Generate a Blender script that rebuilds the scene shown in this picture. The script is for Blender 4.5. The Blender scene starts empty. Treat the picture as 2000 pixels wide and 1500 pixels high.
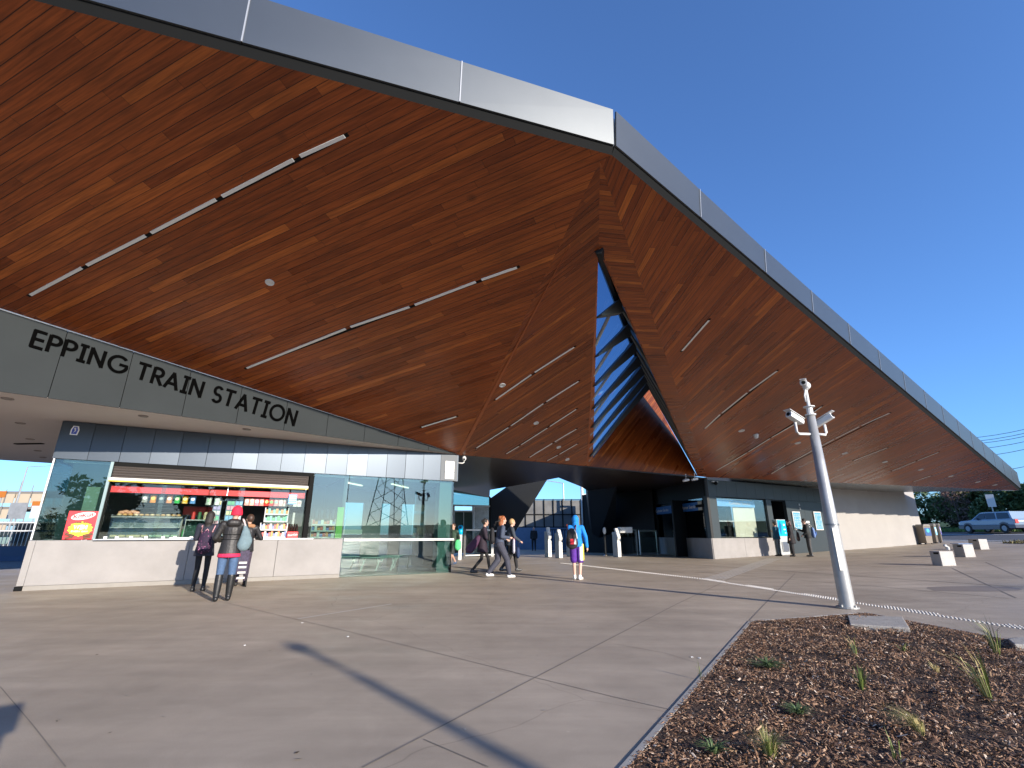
import bpy, math, random
from mathutils import Vector as V, Matrix, noise as mnoise
rad = math.radians
SC = bpy.context.scene
COL = SC.collection
# ------------------------------------------------------------------ camera
F = 930.0                                    # focal length in photo pixels (2000 wide)
PITCH = math.atan(293 / F)
H = 1.2
cp, sp = math.cos(PITCH), math.sin(PITCH)
cd = bpy.data.cameras.new("camera")
cam = bpy.data.objects.new("camera", cd)
COL.objects.link(cam)
cam.location = (0, 0, H)
cam.rotation_euler = (rad(90) + PITCH, 0, 0)
cd.sensor_width = 36
cd.lens = 36 * F / 2000
cd.clip_end = 3000
cd.clip_start = 0.05
SC.camera = cam
# ------------------------------------------------------------------ light
SUN_AZ, SUN_EL = 139.5, 17.0                 # compass from +Y clockwise
w = bpy.data.worlds.new("World")
SC.world = w
w.use_nodes = True
nt = w.node_tree
bg = nt.nodes["Background"]
sky = nt.nodes.new("ShaderNodeTexSky")
sky.sky_type = 'NISHITA'
sky.sun_disc = False
sky.sun_elevation = rad(SUN_EL)
sky.sun_rotation = rad(SUN_AZ)
sky.air_density = 1.0
sky.dust_density = 0.6
sky.ozone_density = 10.0
hsv = nt.nodes.new("ShaderNodeHueSaturation"); hsv.inputs["Saturation"].default_value = .93; hsv.inputs["Hue"].default_value = .498
nt.links.new(sky.outputs[0], hsv.inputs["Color"]); nt.links.new(hsv.outputs[0], bg.inputs[0])
bg.inputs[1].default_value = 0.15
ld = bpy.data.lights.new("sun", 'SUN')
ld.energy = 4.0
ld.angle = rad(0.5)
ld.color = (1.0, 0.89, 0.76)
sun = bpy.data.objects.new("sun", ld)
COL.objects.link(sun)
SDIR = V((math.sin(rad(SUN_AZ)) * math.cos(rad(SUN_EL)), math.cos(rad(SUN_AZ)) * math.cos(rad(SUN_EL)), math.sin(rad(SUN_EL))))
sun.rotation_euler = SDIR.to_track_quat('Z', 'Y').to_euler()
SC.view_settings.view_transform = 'Standard'
SC.view_settings.look = 'None'
SC.view_settings.exposure = 1.0
SC.view_settings.gamma = 1.0
SC.cycles.max_bounces = 8
SC.cycles.transparent_max_bounces = 16
SC.cycles.sample_clamp_indirect = 4

# ------------------------------------------------------------------ measuring helpers (photo pixel -> point on a known surface)
C0 = V((0, 0, H))
def ray(x, y):
    a = (x - 1000) / F; b = (750 - y) / F
    return V((a, cp - b * sp, b * cp + sp))
def gz(x):
    d = max(0.0, min(x, 60.0) - 5.0)
    return .0008 * d * d + .008 * d
def at_z(x, y, z):
    r = ray(x, y); return C0 + r * ((z - H) / r.z)
def at_g(x, y):
    r = ray(x, y); t = 2.0; st = .25
    while t < 400:
        p = C0 + r * t
        if p.z < gz(p.x):
            if st < .002: return p
            t -= st; st *= .2
        t += st
    return p
def at_d(x, y, t): return C0 + ray(x, y) * t
def plane(a, b, c):
    n = (b - a).cross(c - a).normalized(); return (n, n.dot(a))
def at_p(x, y, pl):
    n, d = pl; r = ray(x, y); return C0 + r * ((d - n.dot(C0)) / n.dot(r))
def height(x, y, base):
    r = ray(x, y); return H + r.z * base.y / r.y
def proj(p):
    d = p - C0; zc = d.y * cp + d.z * sp; yc = d.z * cp - d.y * sp
    return (1000 + F * d.x / zc, 750 - F * yc / zc)

# ------------------------------------------------------------------ materials
MATS = {}
def mat(name, c, rough=.5, metal=0., var=0., vs=4., bump=0., bs=60., spec=.5, coat=0., isl=0., isr=0., emit=None, es=1., streak=None, bdist=.01):
    if name in MATS: return MATS[name]
    m = bpy.data.materials.new(name); MATS[name] = m
    m.use_nodes = True
    n = m.node_tree; P = n.nodes["Principled BSDF"]; L = n.links.new
    c = (c[0], c[1], c[2], 1)
    P.inputs["Base Color"].default_value = c
    P.inputs["Roughness"].default_value = rough
    P.inputs["Metallic"].default_value = metal
    P.inputs["Specular IOR Level"].default_value = spec
    P.inputs["Coat Weight"].default_value = coat
    src = None
    geo = n.nodes.new("ShaderNodeNewGeometry")
    pos = geo.outputs["Position"]
    if streak:
        mp = n.nodes.new("ShaderNodeMapping"); mp.inputs["Scale"].default_value = streak; L(pos, mp.inputs[0]); vec = mp.outputs[0]
    else: vec = pos
    if var or isl:
        hs = n.nodes.new("ShaderNodeHueSaturation"); hs.inputs["Color"].default_value = c
        val = n.nodes.new("ShaderNodeMath"); val.operation = 'ADD'; val.inputs[0].default_value = 1 - var / 2 - isl / 2
        if var:
            no = n.nodes.new("ShaderNodeTexNoise"); no.inputs["Scale"].default_value = vs; no.inputs["Detail"].default_value = 8; no.inputs["Roughness"].default_value = .62
            L(vec, no.inputs["Vector"])
            mr = n.nodes.new("ShaderNodeMapRange"); mr.inputs[1].default_value = .3; mr.inputs[2].default_value = .7; mr.inputs[4].default_value = var
            L(no.outputs[0], mr.inputs[0]); L(mr.outputs[0], val.inputs[1])
        if isl:
            v2 = n.nodes.new("ShaderNodeMath"); v2.operation = 'MULTIPLY_ADD'; v2.inputs[1].default_value = isl
            L(geo.outputs["Random Per Island"], v2.inputs[0]); L(val.outputs[0], v2.inputs[2]); src = v2.outputs[0]
        else: src = val.outputs[0]
        L(src, hs.inputs["Value"]); L(hs.outputs[0], P.inputs["Base Color"])
    if isr:
        v3 = n.nodes.new("ShaderNodeMath"); v3.operation = 'MULTIPLY_ADD'; v3.inputs[1].default_value = isr; v3.inputs[2].default_value = rough
        L(geo.outputs["Random Per Island"], v3.inputs[0]); L(v3.outputs[0], P.inputs["Roughness"])
    if bump:
        nb = n.nodes.new("ShaderNodeTexNoise"); nb.inputs["Scale"].default_value = bs; nb.inputs["Detail"].default_value = 4
        L(vec, nb.inputs["Vector"])
        b = n.nodes.new("ShaderNodeBump"); b.inputs["Strength"].default_value = bump; b.inputs["Distance"].default_value = bdist
        L(nb.outputs[0], b.inputs["Height"]); L(b.outputs[0], P.inputs["Normal"])
    if emit:
        P.inputs["Emission Color"].default_value = (*emit, 1); P.inputs["Emission Strength"].default_value = es
    return m

def wood_mat(name, base, pw=.142, plen=3.4):
    m = bpy.data.materials.new(name); m.use_nodes = True
    n = m.node_tree; P = n.nodes["Principled BSDF"]; L = n.links.new
    def N(t, **k):
        q = n.nodes.new(t)
        for a, b in k.items(): setattr(q, a, b)
        return q
    def mth(op, a, b=None, c=None):
        q = N("ShaderNodeMath", operation=op)
        for i, v in enumerate((a, b, c)):
            if v is None: continue
            if isinstance(v, (int, float)): q.inputs[i].default_value = v
            else: L(v, q.inputs[i])
        return q.outputs[0]
    uv = N("ShaderNodeUVMap"); uv.uv_map = "UVMap"
    s = N("ShaderNodeSeparateXYZ"); L(uv.outputs[0], s.inputs[0])
    u, v = s.outputs[0], s.outputs[1]
    vr = mth('DIVIDE', v, pw); row = mth('FLOOR', vr); fv = mth('FRACT', vr)
    wn = N("ShaderNodeTexWhiteNoise", noise_dimensions='1D'); L(row, wn.inputs["W"])
    ul = mth('DIVIDE', u, plen); us = mth('ADD', ul, mth('MULTIPLY', wn.outputs[0], 7.0))
    cell = mth('FLOOR', us); fu = mth('FRACT', us)
    cb = N("ShaderNodeCombineXYZ"); L(row, cb.inputs[0]); L(cell, cb.inputs[1])
    w2 = N("ShaderNodeTexWhiteNoise", noise_dimensions='2D'); L(cb.outputs[0], w2.inputs["Vector"])
    # grain
    cg = N("ShaderNodeCombineXYZ"); L(mth('MULTIPLY', u, 1.6), cg.inputs[0]); L(mth('MULTIPLY', v, 34.0), cg.inputs[1]); L(mth('MULTIPLY', w2.outputs[0], 40.0), cg.inputs[2])
    ng = N("ShaderNodeTexNoise"); ng.inputs["Scale"].default_value = 1.0; ng.inputs["Detail"].default_value = 6; ng.inputs["Distortion"].default_value = .6
    L(cg.outputs[0], ng.inputs["Vector"])
    # knots
    vk = N("ShaderNodeTexVoronoi"); vk.inputs["Scale"].default_value = .55; L(uv.outputs[0], vk.inputs["Vector"])
    kn = N("ShaderNodeMapRange"); kn.inputs[1].default_value = .015; kn.inputs[2].default_value = .07; kn.inputs[3].default_value = .35; kn.inputs[4].default_value = 1.; L(vk.outputs["Distance"], kn.inputs[0])
    cr = N("ShaderNodeValToRGB"); e = cr.color_ramp.elements
    e[0].position = 0; e[0].color = (base[0] * .66, base[1] * .6, base[2] * .6, 1)
    e[1].position = 1; e[1].color = (base[0] * 1.5, base[1] * 1.75, base[2] * 1.6, 1)
    q = e.new(.35); q.color = (base[0] * .88, base[1] * .85, base[2] * .86, 1)
    q = e.new(.85); q.color = (base[0] * 1.05, base[1] * 1.08, base[2] * 1.05, 1)
    L(w2.outputs[0], cr.inputs[0])
    g2 = N("ShaderNodeMapRange"); g2.inputs[1].default_value = .3; g2.inputs[2].default_value = .7; g2.inputs[3].default_value = .6; g2.inputs[4].default_value = 1.3; L(ng.outputs[0], g2.inputs[0])
    # big stain
    nb = N("ShaderNodeTexNoise"); nb.inputs["Scale"].default_value = .35; nb.inputs["Detail"].default_value = 3; L(uv.outputs[0], nb.inputs["Vector"])
    nbr = N("ShaderNodeMapRange"); nbr.inputs[1].default_value = .3; nbr.inputs[2].default_value = .7; nbr.inputs[3].default_value = .82; nbr.inputs[4].default_value = 1.15; L(nb.outputs[0], nbr.inputs[0])
    # joints
    e1 = mth('MINIMUM', fv, mth('SUBTRACT', 1.0, fv)); j1 = N("ShaderNodeMapRange"); j1.inputs[1].default_value = .018; j1.inputs[2].default_value = .05; j1.inputs[3].default_value = .12; L(e1, j1.inputs[0])
    e2 = mth('MINIMUM', fu, mth('SUBTRACT', 1.0, fu)); j2 = N("ShaderNodeMapRange"); j2.inputs[1].default_value = .0006; j2.inputs[2].default_value = .002; j2.inputs[3].default_value = .45; L(e2, j2.inputs[0])
    f = mth('MULTIPLY', mth('MULTIPLY', mth('MULTIPLY', g2.outputs[0], nbr.outputs[0]), mth('MULTIPLY', j1.outputs[0], j2.outputs[0])), kn.outputs[0])
    mx = N("ShaderNodeVectorMath", operation='SCALE'); L(cr.outputs[0], mx.inputs[0]); L(f, mx.inputs["Scale"])
    L(mx.outputs[0], P.inputs["Base Color"])
    P.inputs["Roughness"].default_value = .33
    rr = mth('MULTIPLY_ADD', w2.outputs[0], .14, .25); L(rr, P.inputs["Roughness"])
    P.inputs["Specular IOR Level"].default_value = .33
    b = N("ShaderNodeBump"); b.inputs["Strength"].default_value = .5; b.inputs["Distance"].default_value = .006; L(j1.outputs[0], b.inputs["Height"])
    L(b.outputs[0], P.inputs["Normal"])
    return m

def glass_mat(name, tint, ior=1.5, boost=1.0, rough=0.0):
    if name in MATS: return MATS[name]
    m = bpy.data.materials.new(name); MATS[name] = m; m.use_nodes = True
    n = m.node_tree; n.nodes.clear(); L = n.links.new
    o = n.nodes.new("ShaderNodeOutputMaterial"); mx = n.nodes.new("ShaderNodeMixShader")
    t = n.nodes.new("ShaderNodeBsdfTransparent"); t.inputs[0].default_value = (*tint, 1)
    g = n.nodes.new("ShaderNodeBsdfGlossy"); g.inputs["Roughness"].default_value = rough; g.inputs[0].default_value = (.86, .9, .9, 1)
    f = n.nodes.new("ShaderNodeFresnel"); f.inputs[0].default_value = ior
    k = n.nodes.new("ShaderNodeMath"); k.operation = 'MULTIPLY'; k.inputs[1].default_value = boost; k.use_clamp = True
    L(f.outputs[0], k.inputs[0]); L(k.outputs[0], mx.inputs[0]); L(t.outputs[0], mx.inputs[1]); L(g.outputs[0], mx.inputs[2]); L(mx.outputs[0], o.inputs[0])
    return m

# ------------------------------------------------------------------ mesh helpers
class MB:
    def __init__(s): s.v = []; s.f = []; s.m = []; s.cur = 0
    def quad(s, *p):
        i = len(s.v); s.v += [V(q) for q in p]; s.f.append(tuple(range(i, i + len(p)))); s.m.append(s.cur)
    def prism(s, pts, off):
        n = len(pts); i = len(s.v); off = V(off)
        s.v += [V(q) for q in pts] + [V(q) + off for q in pts]
        s.f.append(tuple(range(i + n - 1, i - 1, -1))); s.f.append(tuple(range(i + n, i + 2 * n)))
        for k in range(n):
            a, b = i + k, i + (k + 1) % n
            s.f.append((a, b, b + n, a + n))
        s.m += [s.cur] * (n + 2)
        return s
    def box(s, c, d, rz=0., rx=0., ry=0.):
        c = V(c); h = V(d) / 2
        R = Matrix.Rotation(rz, 3, 'Z') @ Matrix.Rotation(rx, 3, 'X') @ Matrix.Rotation(ry, 3, 'Y')
        pts = [c + R @ V((a * h.x, b * h.y, -h.z)) for a, b in ((-1, -1), (1, -1), (1, 1), (-1, 1))]
        return s.prism(pts, R @ V((0, 0, 2 * h.z)))
    def ring(s, c, ax, r, n, ry=None, up=None):
        ax = V(ax).normalized(); u = V(up) if up is not None else (V((0, 0, 1)) if abs(ax.z) < .9 else V((0, 1, 0)))
        x = u.cross(ax).normalized(); y = ax.cross(x)
        i = len(s.v); ry = ry or r
        for k in range(n):
            a = 2 * math.pi * k / n
            s.v.append(V(c) + x * (math.cos(a) * r) + y * (math.sin(a) * ry))
        return i
    def loft(s, rings, n, cap=True):
        for a, b in zip(rings, rings[1:]):
            for k in range(n):
                s.f.append((a + k, a + (k + 1) % n, b + (k + 1) % n, b + k)); s.m.append(s.cur)
        if cap:
            s.f.append(tuple(rings[0] + k for k in range(n - 1, -1, -1))); s.f.append(tuple(rings[-1] + k for k in range(n))); s.m += [s.cur] * 2
        return s
    def tube(s, path, r, n=8):
        path = [V(p) for p in path]; R = []
        for i, p in enumerate(path):
            d = (path[min(i + 1, len(path) - 1)] - path[max(i - 1, 0)])
            rr = r[i] if isinstance(r, (list, tuple)) else r
            R.append(s.ring(p, d, rr, n))
        return s.loft(R, n)
    def cap(s, a, b, ra, rb, n=10, fl=1.):            # tapered capsule, closed
        a, b = V(a), V(b); d = (b - a); 
        if d.length < 1e-5: d = V((0, 0, 1e-4))
        ax = d.normalized(); R = []
        for t in (-.97, -.7, -.35, 0): R.append(s.ring(a + ax * (ra * t), ax, ra * math.sqrt(1 - t * t), n, ra * math.sqrt(1 - t * t) * fl))
        for t in (0, .35, .7, .97): R.append(s.ring(b + ax * (rb * t), ax, rb * math.sqrt(1 - t * t), n, rb * math.sqrt(1 - t * t) * fl))
        return s.loft(R, n)
    def ell(s, c, r, n=12, m=8, rz=0.):
        c = V(c); R = []; M = Matrix.Rotation(rz, 3, 'Z')
        for j in range(m + 1):
            ph = -math.pi / 2 + math.pi * (j + (.12 if j == 0 else -.12 if j == m else 0)) / m
            i = len(s.v); R.append(i)
            for k in range(n):
                a = 2 * math.pi * k / n
                s.v.append(c + M @ V((r[0] * math.cos(ph) * math.cos(a), r[1] * math.cos(ph) * math.sin(a), r[2] * math.sin(ph))))
        return s.loft(R, n)
    def build(s, name, mats, parent=None, smooth=False, world=False, bevel=0., remesh=0., uvdir=None, sub=0):
        me = bpy.data.meshes.new(name)
        vv = s.v
        if parent is not None and world:
            inv = root_matrix(parent).inverted(); vv = [inv @ q for q in vv]
        me.from_pydata([tuple(q) for q in vv], [], s.f)
        if not isinstance(mats, (list, tuple)): mats = [mats]
        for m in mats: me.materials.append(m)
        if len(mats) > 1: me.polygons.foreach_set("material_index", s.m)
        if uvdir is not None:
            ul = me.uv_layers.new(name="UVMap"); ud, vd = uvdir
            for lp in me.loops:
                p = s.v[lp.vertex_index]; ul.data[lp.index].uv = (p.dot(ud), p.dot(vd))
        if smooth: me.polygons.foreach_set("use_smooth", [True] * len(me.polygons))
        me.update()
        o = bpy.data.objects.new(name, me); COL.objects.link(o)
        if parent is not None: o.parent = parent
        if bevel:
            b = o.modifiers.new("bevel", 'BEVEL'); b.width = bevel; b.segments = 2; b.limit_method = 'ANGLE'
        if remesh:
            r = o.modifiers.new("remesh", 'REMESH'); r.mode = 'VOXEL'; r.voxel_size = remesh; r.use_smooth_shade = True
            k = o.modifiers.new("smooth", 'SMOOTH'); k.factor = .5; k.iterations = 4
            bake(o)
        return o
def bake(o):
    dg = bpy.context.evaluated_depsgraph_get(); ev = o.evaluated_get(dg)
    me = bpy.data.meshes.new_from_object(ev); ms = list(o.data.materials)
    o.modifiers.clear(); o.data = me
    if not me.materials:
        for m in ms: me.materials.append(m)
    me.polygons.foreach_set("use_smooth", [True] * len(me.polygons))
def root_matrix(o):
    m = Matrix.LocRotScale(o.location, o.rotation_euler, o.scale)
    return root_matrix(o.parent) @ m if o.parent else m
def thing(name, label, cat, loc=(0, 0, 0), rz=0., group=None):
    o = bpy.data.objects.new(name, None); COL.objects.link(o); o.location = loc; o.rotation_euler = (0, 0, rz); o.empty_display_size = .2
    o["label"] = label; o["category"] = cat
    if group: o["group"] = group
    return o
def tag(o, label, cat, group=None, kind=None):
    o["label"] = label; o["category"] = cat
    if group: o["group"] = group
    if kind: o["kind"] = kind
    return o
def struct(o): o["kind"] = "structure"; return o
def stuff(o, label, cat): o["kind"] = "stuff"; o["label"] = label; o["category"] = cat; return o
def one(mb, name, m, label, cat, group=None, **k): return tag(mb.build(name, m, **k), label, cat, group)
def copy_tree(o, parent=None):
    c = o.copy(); COL.objects.link(c); c.parent = parent
    for ch in list(o.children): copy_tree(ch, c)
    return c
def solid(name, m, fn, parent=None, **k):
    b = MB(); fn(b); return b.build(name, m, parent, **k)

# stroke lettering: flat raised strokes on a quad patch
def arc(cx, cy, rx, ry, a0, a1, n=14):
    return [(cx + rx * math.cos(rad(a0 + (a1 - a0) * i / n)), cy + ry * math.sin(rad(a0 + (a1 - a0) * i / n))) for i in range(n + 1)]
GL = {  # glyph: (advance, [polylines]) cap height 1
 'E': (.56, [[(0, 0), (0, 1)], [(0, 1), (.42, 1)], [(0, .5), (.38, .5)], [(0, 0), (.42, 0)]]),
 'P': (.56, [[(0, 0), (0, 1)], [(0, 1), (.2, 1)] + arc(.2, .74, .24, .26, 90, -90) + [(0, .48)]]),
 'I': (.42, [[(.14, 0), (.14, 1)], [(0, 1), (.28, 1)], [(0, 0), (.28, 0)]]),
 'N': (.74, [[(0, 0), (0, 1)], [(0, 1), (.56, 0)], [(.56, 0), (.56, 1)]]),
 'G': (.84, [arc(.42, .5, .42, .5, 45, 360, 22) + [(.46, .5)]]),
 'T': (.66, [[(.25, 0), (.25, 1)], [(0, 1), (.5, 1)]]),
 'R': (.58, [[(0, 0), (0, 1)], [(0, 1), (.2, 1)] + arc(.2, .74, .24, .26, 90, -90) + [(0, .48)], [(.18, .48), (.46, 0)]]),
 'A': (.76, [[(0, 0), (.31, 1)], [(.31, 1), (.62, 0)], [(.11, .3), (.51, .3)]]),
 'S': (.58, [arc(.21, .74, .2, .26, 30, 270, 12) + arc(.21, .25, .22, .25, 90, -150, 12)]),
 'O': (.98, [arc(.43, .5, .43, .5, 0, 360, 26)]),
 'K': (.6, [[(0, 0), (0, 1)], [(0, .4), (.45, 1)], [(.14, .56), (.5, 0)]]),
 'C': (.72, [arc(.4, .5, .4, .5, 50, 310, 18)]), 'W': (.9, [[(0, 1), (.2, 0), (.4, 1), (.6, 0), (.8, 1)]]),
 'D': (.7, [[(0, 0), (0, 1), (.2, 1)] + arc(.2, .5, .34, .5, 90, -90) + [(0, 0)]]),
 'M': (.8, [[(0, 0), (0, 1), (.32, .3), (.64, 1), (.64, 0)]]), 'L': (.5, [[(0, 1), (0, 0), (.4, 0)]]),
 'U': (.66, [[(0, 1), (0, .3)] + arc(.25, .28, .25, .28, 180, 360) + [(.5, 1)]]), 'V': (.66, [[(0, 1), (.27, 0), (.54, 1)]]),
 'B': (.58, [[(0, 0), (0, 1), (.2, 1)] + arc(.2, .76, .2, .24, 90, -90) + [(0, .52), (.2, .52)] + arc(.2, .26, .24, .26, 90, -90) + [(0, 0)]]),
 'Y': (.66, [[(0, 1), (.27, .5), (.54, 1)], [(.27, .5), (.27, 0)]]), 'H': (.68, [[(0, 0), (0, 1)], [(.5, 0), (.5, 1)], [(0, .5), (.5, .5)]]),
 'l': (.22, [[(.05, 0), (.05, .95)]]),
 'a': (.5, [arc(.2, .3, .2, .3, 0, 360, 12), [(.4, 0), (.4, .62)]]), 'i': (.2, [[(.04, 0), (.04, .62)], [(.04, .78), (.04, .9)]]), 't': (.36, [[(.12, .95), (.12, .1), (.28, 0)], [(0, .62), (.28, .62)]]),
 'o': (.52, [arc(.2, .3, .2, .3, 0, 360, 12)]), 'e': (.5, [[(0, .32), (.4, .32)] + arc(.2, .3, .2, .3, 5, 310, 12)]), 'u': (.5, [[(0, .62), (0, .2)] + arc(.19, .2, .19, .2, 180, 360, 8) + [(.38, .62)]]),
 's': (.42, [arc(.15, .46, .15, .16, 30, 270, 8) + arc(.15, .16, .16, .16, 90, -150, 8)]), 'm': (.72, [[(0, 0), (0, .62)], [(0, .4)] + arc(.15, .42, .14, .2, 180, 0, 8) + [(.29, 0)], [(.29, .4)] + arc(.44, .42, .14, .2, 180, 0, 8) + [(.58, 0)]]),
 'r': (.34, [[(0, 0), (0, .62)], [(0, .36)] + arc(.18, .4, .17, .2, 180, 60, 6)]), 'v': (.46, [[(0, .62), (.18, 0), (.36, .62)]]), 'c': (.46, [arc(.2, .3, .2, .3, 50, 310, 10)]), 'n': (.46, [[(0, 0), (0, .62)], [(0, .36)] + arc(.17, .4, .17, .2, 180, 0, 8) + [(.34, 0)]]),
 'y': (.46, [[(0, .62), (.18, .05)], [(.38, .62), (.1, -.3)]]), 'f': (.32, [[(.26, .95), (.12, .85), (.12, 0)], [(0, .62), (.26, .62)]]), '-': (.5, [[(.05, .42), (.4, .42)]]), ' ': (.36, []),
}
def text_width(t): return sum(GL[c][0] for c in t) - .14
def letters(mb, text, patch, th=.17, depth=.01, nrm=None, each=None):
    """patch = (bottom-left, bottom-right, top-right, top-left) corner points"""
    W = text_width(text); bl, br, tr, tl = [V(p) for p in patch]
    nrm = (br - bl).cross(tl - bl).normalized() if nrm is None else V(nrm)
    if True:
        x0 = 0
        def mp(x, y):
            a = x / W; return bl.lerp(br, a).lerp(tl.lerp(tr, a), y)
        k = 0
        for ch in text:
            adv, pls = GL[ch]
            if each: mb = MB()
            for pl in pls:
                pl = [(p[0] * .87 + x0 + .02, p[1]) for p in pl]
                h = th / 2; n = len(pl); Lp, Rp = [], []
                closed = n > 3 and math.hypot(pl[0][0] - pl[-1][0], pl[0][1] - pl[-1][1]) < 1e-3
                for i in range(n):
                    if closed: a, b = pl[(i - 1) % (n - 1)], pl[(i + 1) % (n - 1)]
                    else: a, b = pl[max(i - 1, 0)], pl[min(i + 1, n - 1)]
                    dx, dy = b[0] - a[0], b[1] - a[1]; l = math.hypot(dx, dy) or 1; nx, ny = -dy / l * h, dx / l * h
                    px, py = pl[i]
                    if n == 2 or (not closed and i in (0, n - 1)):
                        e = (h * .0 if n > 2 else h * .6) * (-1 if i == 0 else 1); px += dx / l * e; py += dy / l * e
                    py2 = py * (1 - th) + h                      # keep strokes inside the cap height
                    Lp.append((px + nx, py2 + ny)); Rp.append((px - nx, py2 - ny))
                k += 1; d = depth * (1 + .06 * (k % 5))
                for i in range(n - 1):
                    q = [mp(*Lp[i]), mp(*Rp[i]), mp(*Rp[i + 1]), mp(*Lp[i + 1])]
                    if n == 2: mb.prism(q, nrm * d)
                    else: mb.quad(*[c + nrm * d for c in q])
            if each and mb.v: each(mb)
            x0 += adv
    return mb

# ================================================================== SETTING
random.seed(7)
concrete_floor = None
def ground_material():
    m = bpy.data.materials.new("plaza_concrete"); m.use_nodes = True
    n = m.node_tree; P = n.nodes["Principled BSDF"]; L = n.links.new
    g = n.nodes.new("ShaderNodeNewGeometry")
    def noise(sc, det=6, rough=.6, vec=None, dist=0.):
        q = n.nodes.new("ShaderNodeTexNoise"); q.inputs["Scale"].default_value = sc; q.inputs["Detail"].default_value = det; q.inputs["Roughness"].default_value = rough; q.inputs["Distortion"].default_value = dist
        L(vec or g.outputs["Position"], q.inputs["Vector"]); return q.outputs[0]
    def rng(x, a, b, c, d):
        q = n.nodes.new("ShaderNodeMapRange"); L(x, q.inputs[0])
        for i, v in enumerate((a, b, c, d)): q.inputs[i + 1].default_value = v
        return q.outputs[0]
    def mul(a, b):
        q = n.nodes.new("ShaderNodeMath"); q.operation = 'MULTIPLY'; L(a, q.inputs[0]); L(b, q.inputs[1]); return q.outputs[0]
    mp = n.nodes.new("ShaderNodeMapping"); mp.inputs["Rotation"].default_value = (0, 0, rad(-35)); mp.inputs["Scale"].default_value = (.35, 2.4, 1); L(g.outputs["Position"], mp.inputs[0])
    a = rng(noise(.35, 4), .3, .7, .8, 1.14); b = rng(noise(1.8, 8, .7, None, .5), .3, .7, .9, 1.1); c = rng(noise(1.0, 5, .6, mp.outputs[0]), .35, .7, .88, 1.09); d = rng(noise(180, 2, .8), .35, .65, .86, 1.14)
    vo = n.nodes.new("ShaderNodeTexVoronoi"); vo.inputs["Scale"].default_value = 1.3; L(g.outputs["Position"], vo.inputs["Vector"])
    sp_ = rng(vo.outputs["Distance"], .012, .03, .62, 1.)
    vo2 = n.nodes.new("ShaderNodeTexVoronoi"); vo2.feature = 'DISTANCE_TO_EDGE'; vo2.inputs["Scale"].default_value = .23; 
    wv = n.nodes.new("ShaderNodeTexNoise"); wv.inputs["Scale"].default_value = 1.5; L(g.outputs["Position"], wv.inputs["Vector"])
    mxv = n.nodes.new("ShaderNodeMixRGB"); mxv.inputs[0].default_value = .25; L(g.outputs["Position"], mxv.inputs[1]); L(wv.outputs[1], mxv.inputs[2]); L(mxv.outputs[0], vo2.inputs["Vector"])
    crk = rng(vo2.outputs["Distance"], .0004, .0012, .8, 1.)
    vg = n.nodes.new("ShaderNodeTexVoronoi"); vg.inputs["Scale"].default_value = 3.1; vg.inputs["Randomness"].default_value = 1; L(g.outputs["Position"], vg.inputs["Vector"])
    gum = rng(vg.outputs["Distance"], .02, .045, 1.18, 1.)
    f = mul(mul(mul(a, b), mul(c, d)), mul(mul(sp_, gum), crk))
    hs = n.nodes.new("ShaderNodeHueSaturation"); hs.inputs["Color"].default_value = (.365, .307, .24, 1); L(f, hs.inputs["Value"]); L(hs.outputs[0], P.inputs["Base Color"])
    P.inputs["Roughness"].default_value = .62; L(rng(noise(.8, 5), .3, .7, .5, .78), P.inputs["Roughness"])
    P.inputs["Specular IOR Level"].default_value = .4
    bp = n.nodes.new("ShaderNodeBump"); bp.inputs["Strength"].default_value = .35; bp.inputs["Distance"].default_value = .004; L(noise(220, 3), bp.inputs["Height"]); L(bp.outputs[0], P.inputs["Normal"])
    return m
M_plaza = ground_material()
M_dirt = mat("dry_ground", (.13, .12, .085), .9, var=.5, vs=.4, bump=.4, bs=8)
M_asph = mat("asphalt", (.075, .077, .082), .85, var=.3, vs=1.2, bump=.5, bs=120)
M_line = mat("road_paint", (.72, .72, .7), .6, var=.15, vs=6)
M_grass = mat("grass_base", (.035, .075, .012), .9, var=.7, vs=2.5, bump=1, bs=30, bdist=.05)
M_joint_shadow = mat("joint_and_shadow_tone", (.185, .16, .135), .9, var=.3, vs=5)  # serves real joints and painted shadow lines alike
M_pale = mat("pale_tactile", (.47, .45, .42), .6, var=.15, vs=9)

def drape(name, m, x0, x1, y0, y1, eps, sx=1.0, sy=None):
    mb = MB(); nx = max(1, int(round((x1 - x0) / sx)))
    xs = [x0 + (x1 - x0) * i / nx for i in range(nx + 1)]
    i0 = 0
    for x in xs: mb.v += [V((x, y0, gz(x) + eps)), V((x, y1, gz(x) + eps))]
    for i in range(nx): mb.f.append((2 * i, 2 * i + 2, 2 * i + 3, 2 * i + 1)); mb.m.append(0)
    return mb.build(name, m)
# one ground sheet to the horizon, climbing gently towards the road on the right
xs = [-900, -300, -100] + list(range(-50, 61)) + [100, 300, 900]
mb = MB()
for x in xs: mb.v += [V((x, -900, gz(x) - .012)), V((x, 900, gz(x) - .012))]
for i in range(len(xs) - 1): mb.f.append((2 * i, 2 * i + 2, 2 * i + 3, 2 * i + 1)); mb.m.append(0)
struct(mb.build("ground", M_dirt))
struct(drape("plaza", M_plaza, -18, 30.7, -40, 58, 0))
struct(drape("left_road", M_asph, -60, -18.0, -40, 120, 0))
struct(drape("road", M_asph, 30.85, 41.4, -200, 320, -.004, .7))
mbk = MB()
for y in range(-40, 60, 4): mbk.box((30.79, y + 2, gz(30.8) - .04), (.14, 3.98, .14))
struct(mbk.build("kerb", mat("kerb_concrete", (.55, .54, .5), .8, var=.2, vs=3)))
struct(drape("edge_line_near", M_line, 31.35, 31.6, -100, 320, .004, .25))
struct(drape("edge_line_far", M_line, 38.3, 38.6, -100, 320, .004, .3))
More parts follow.
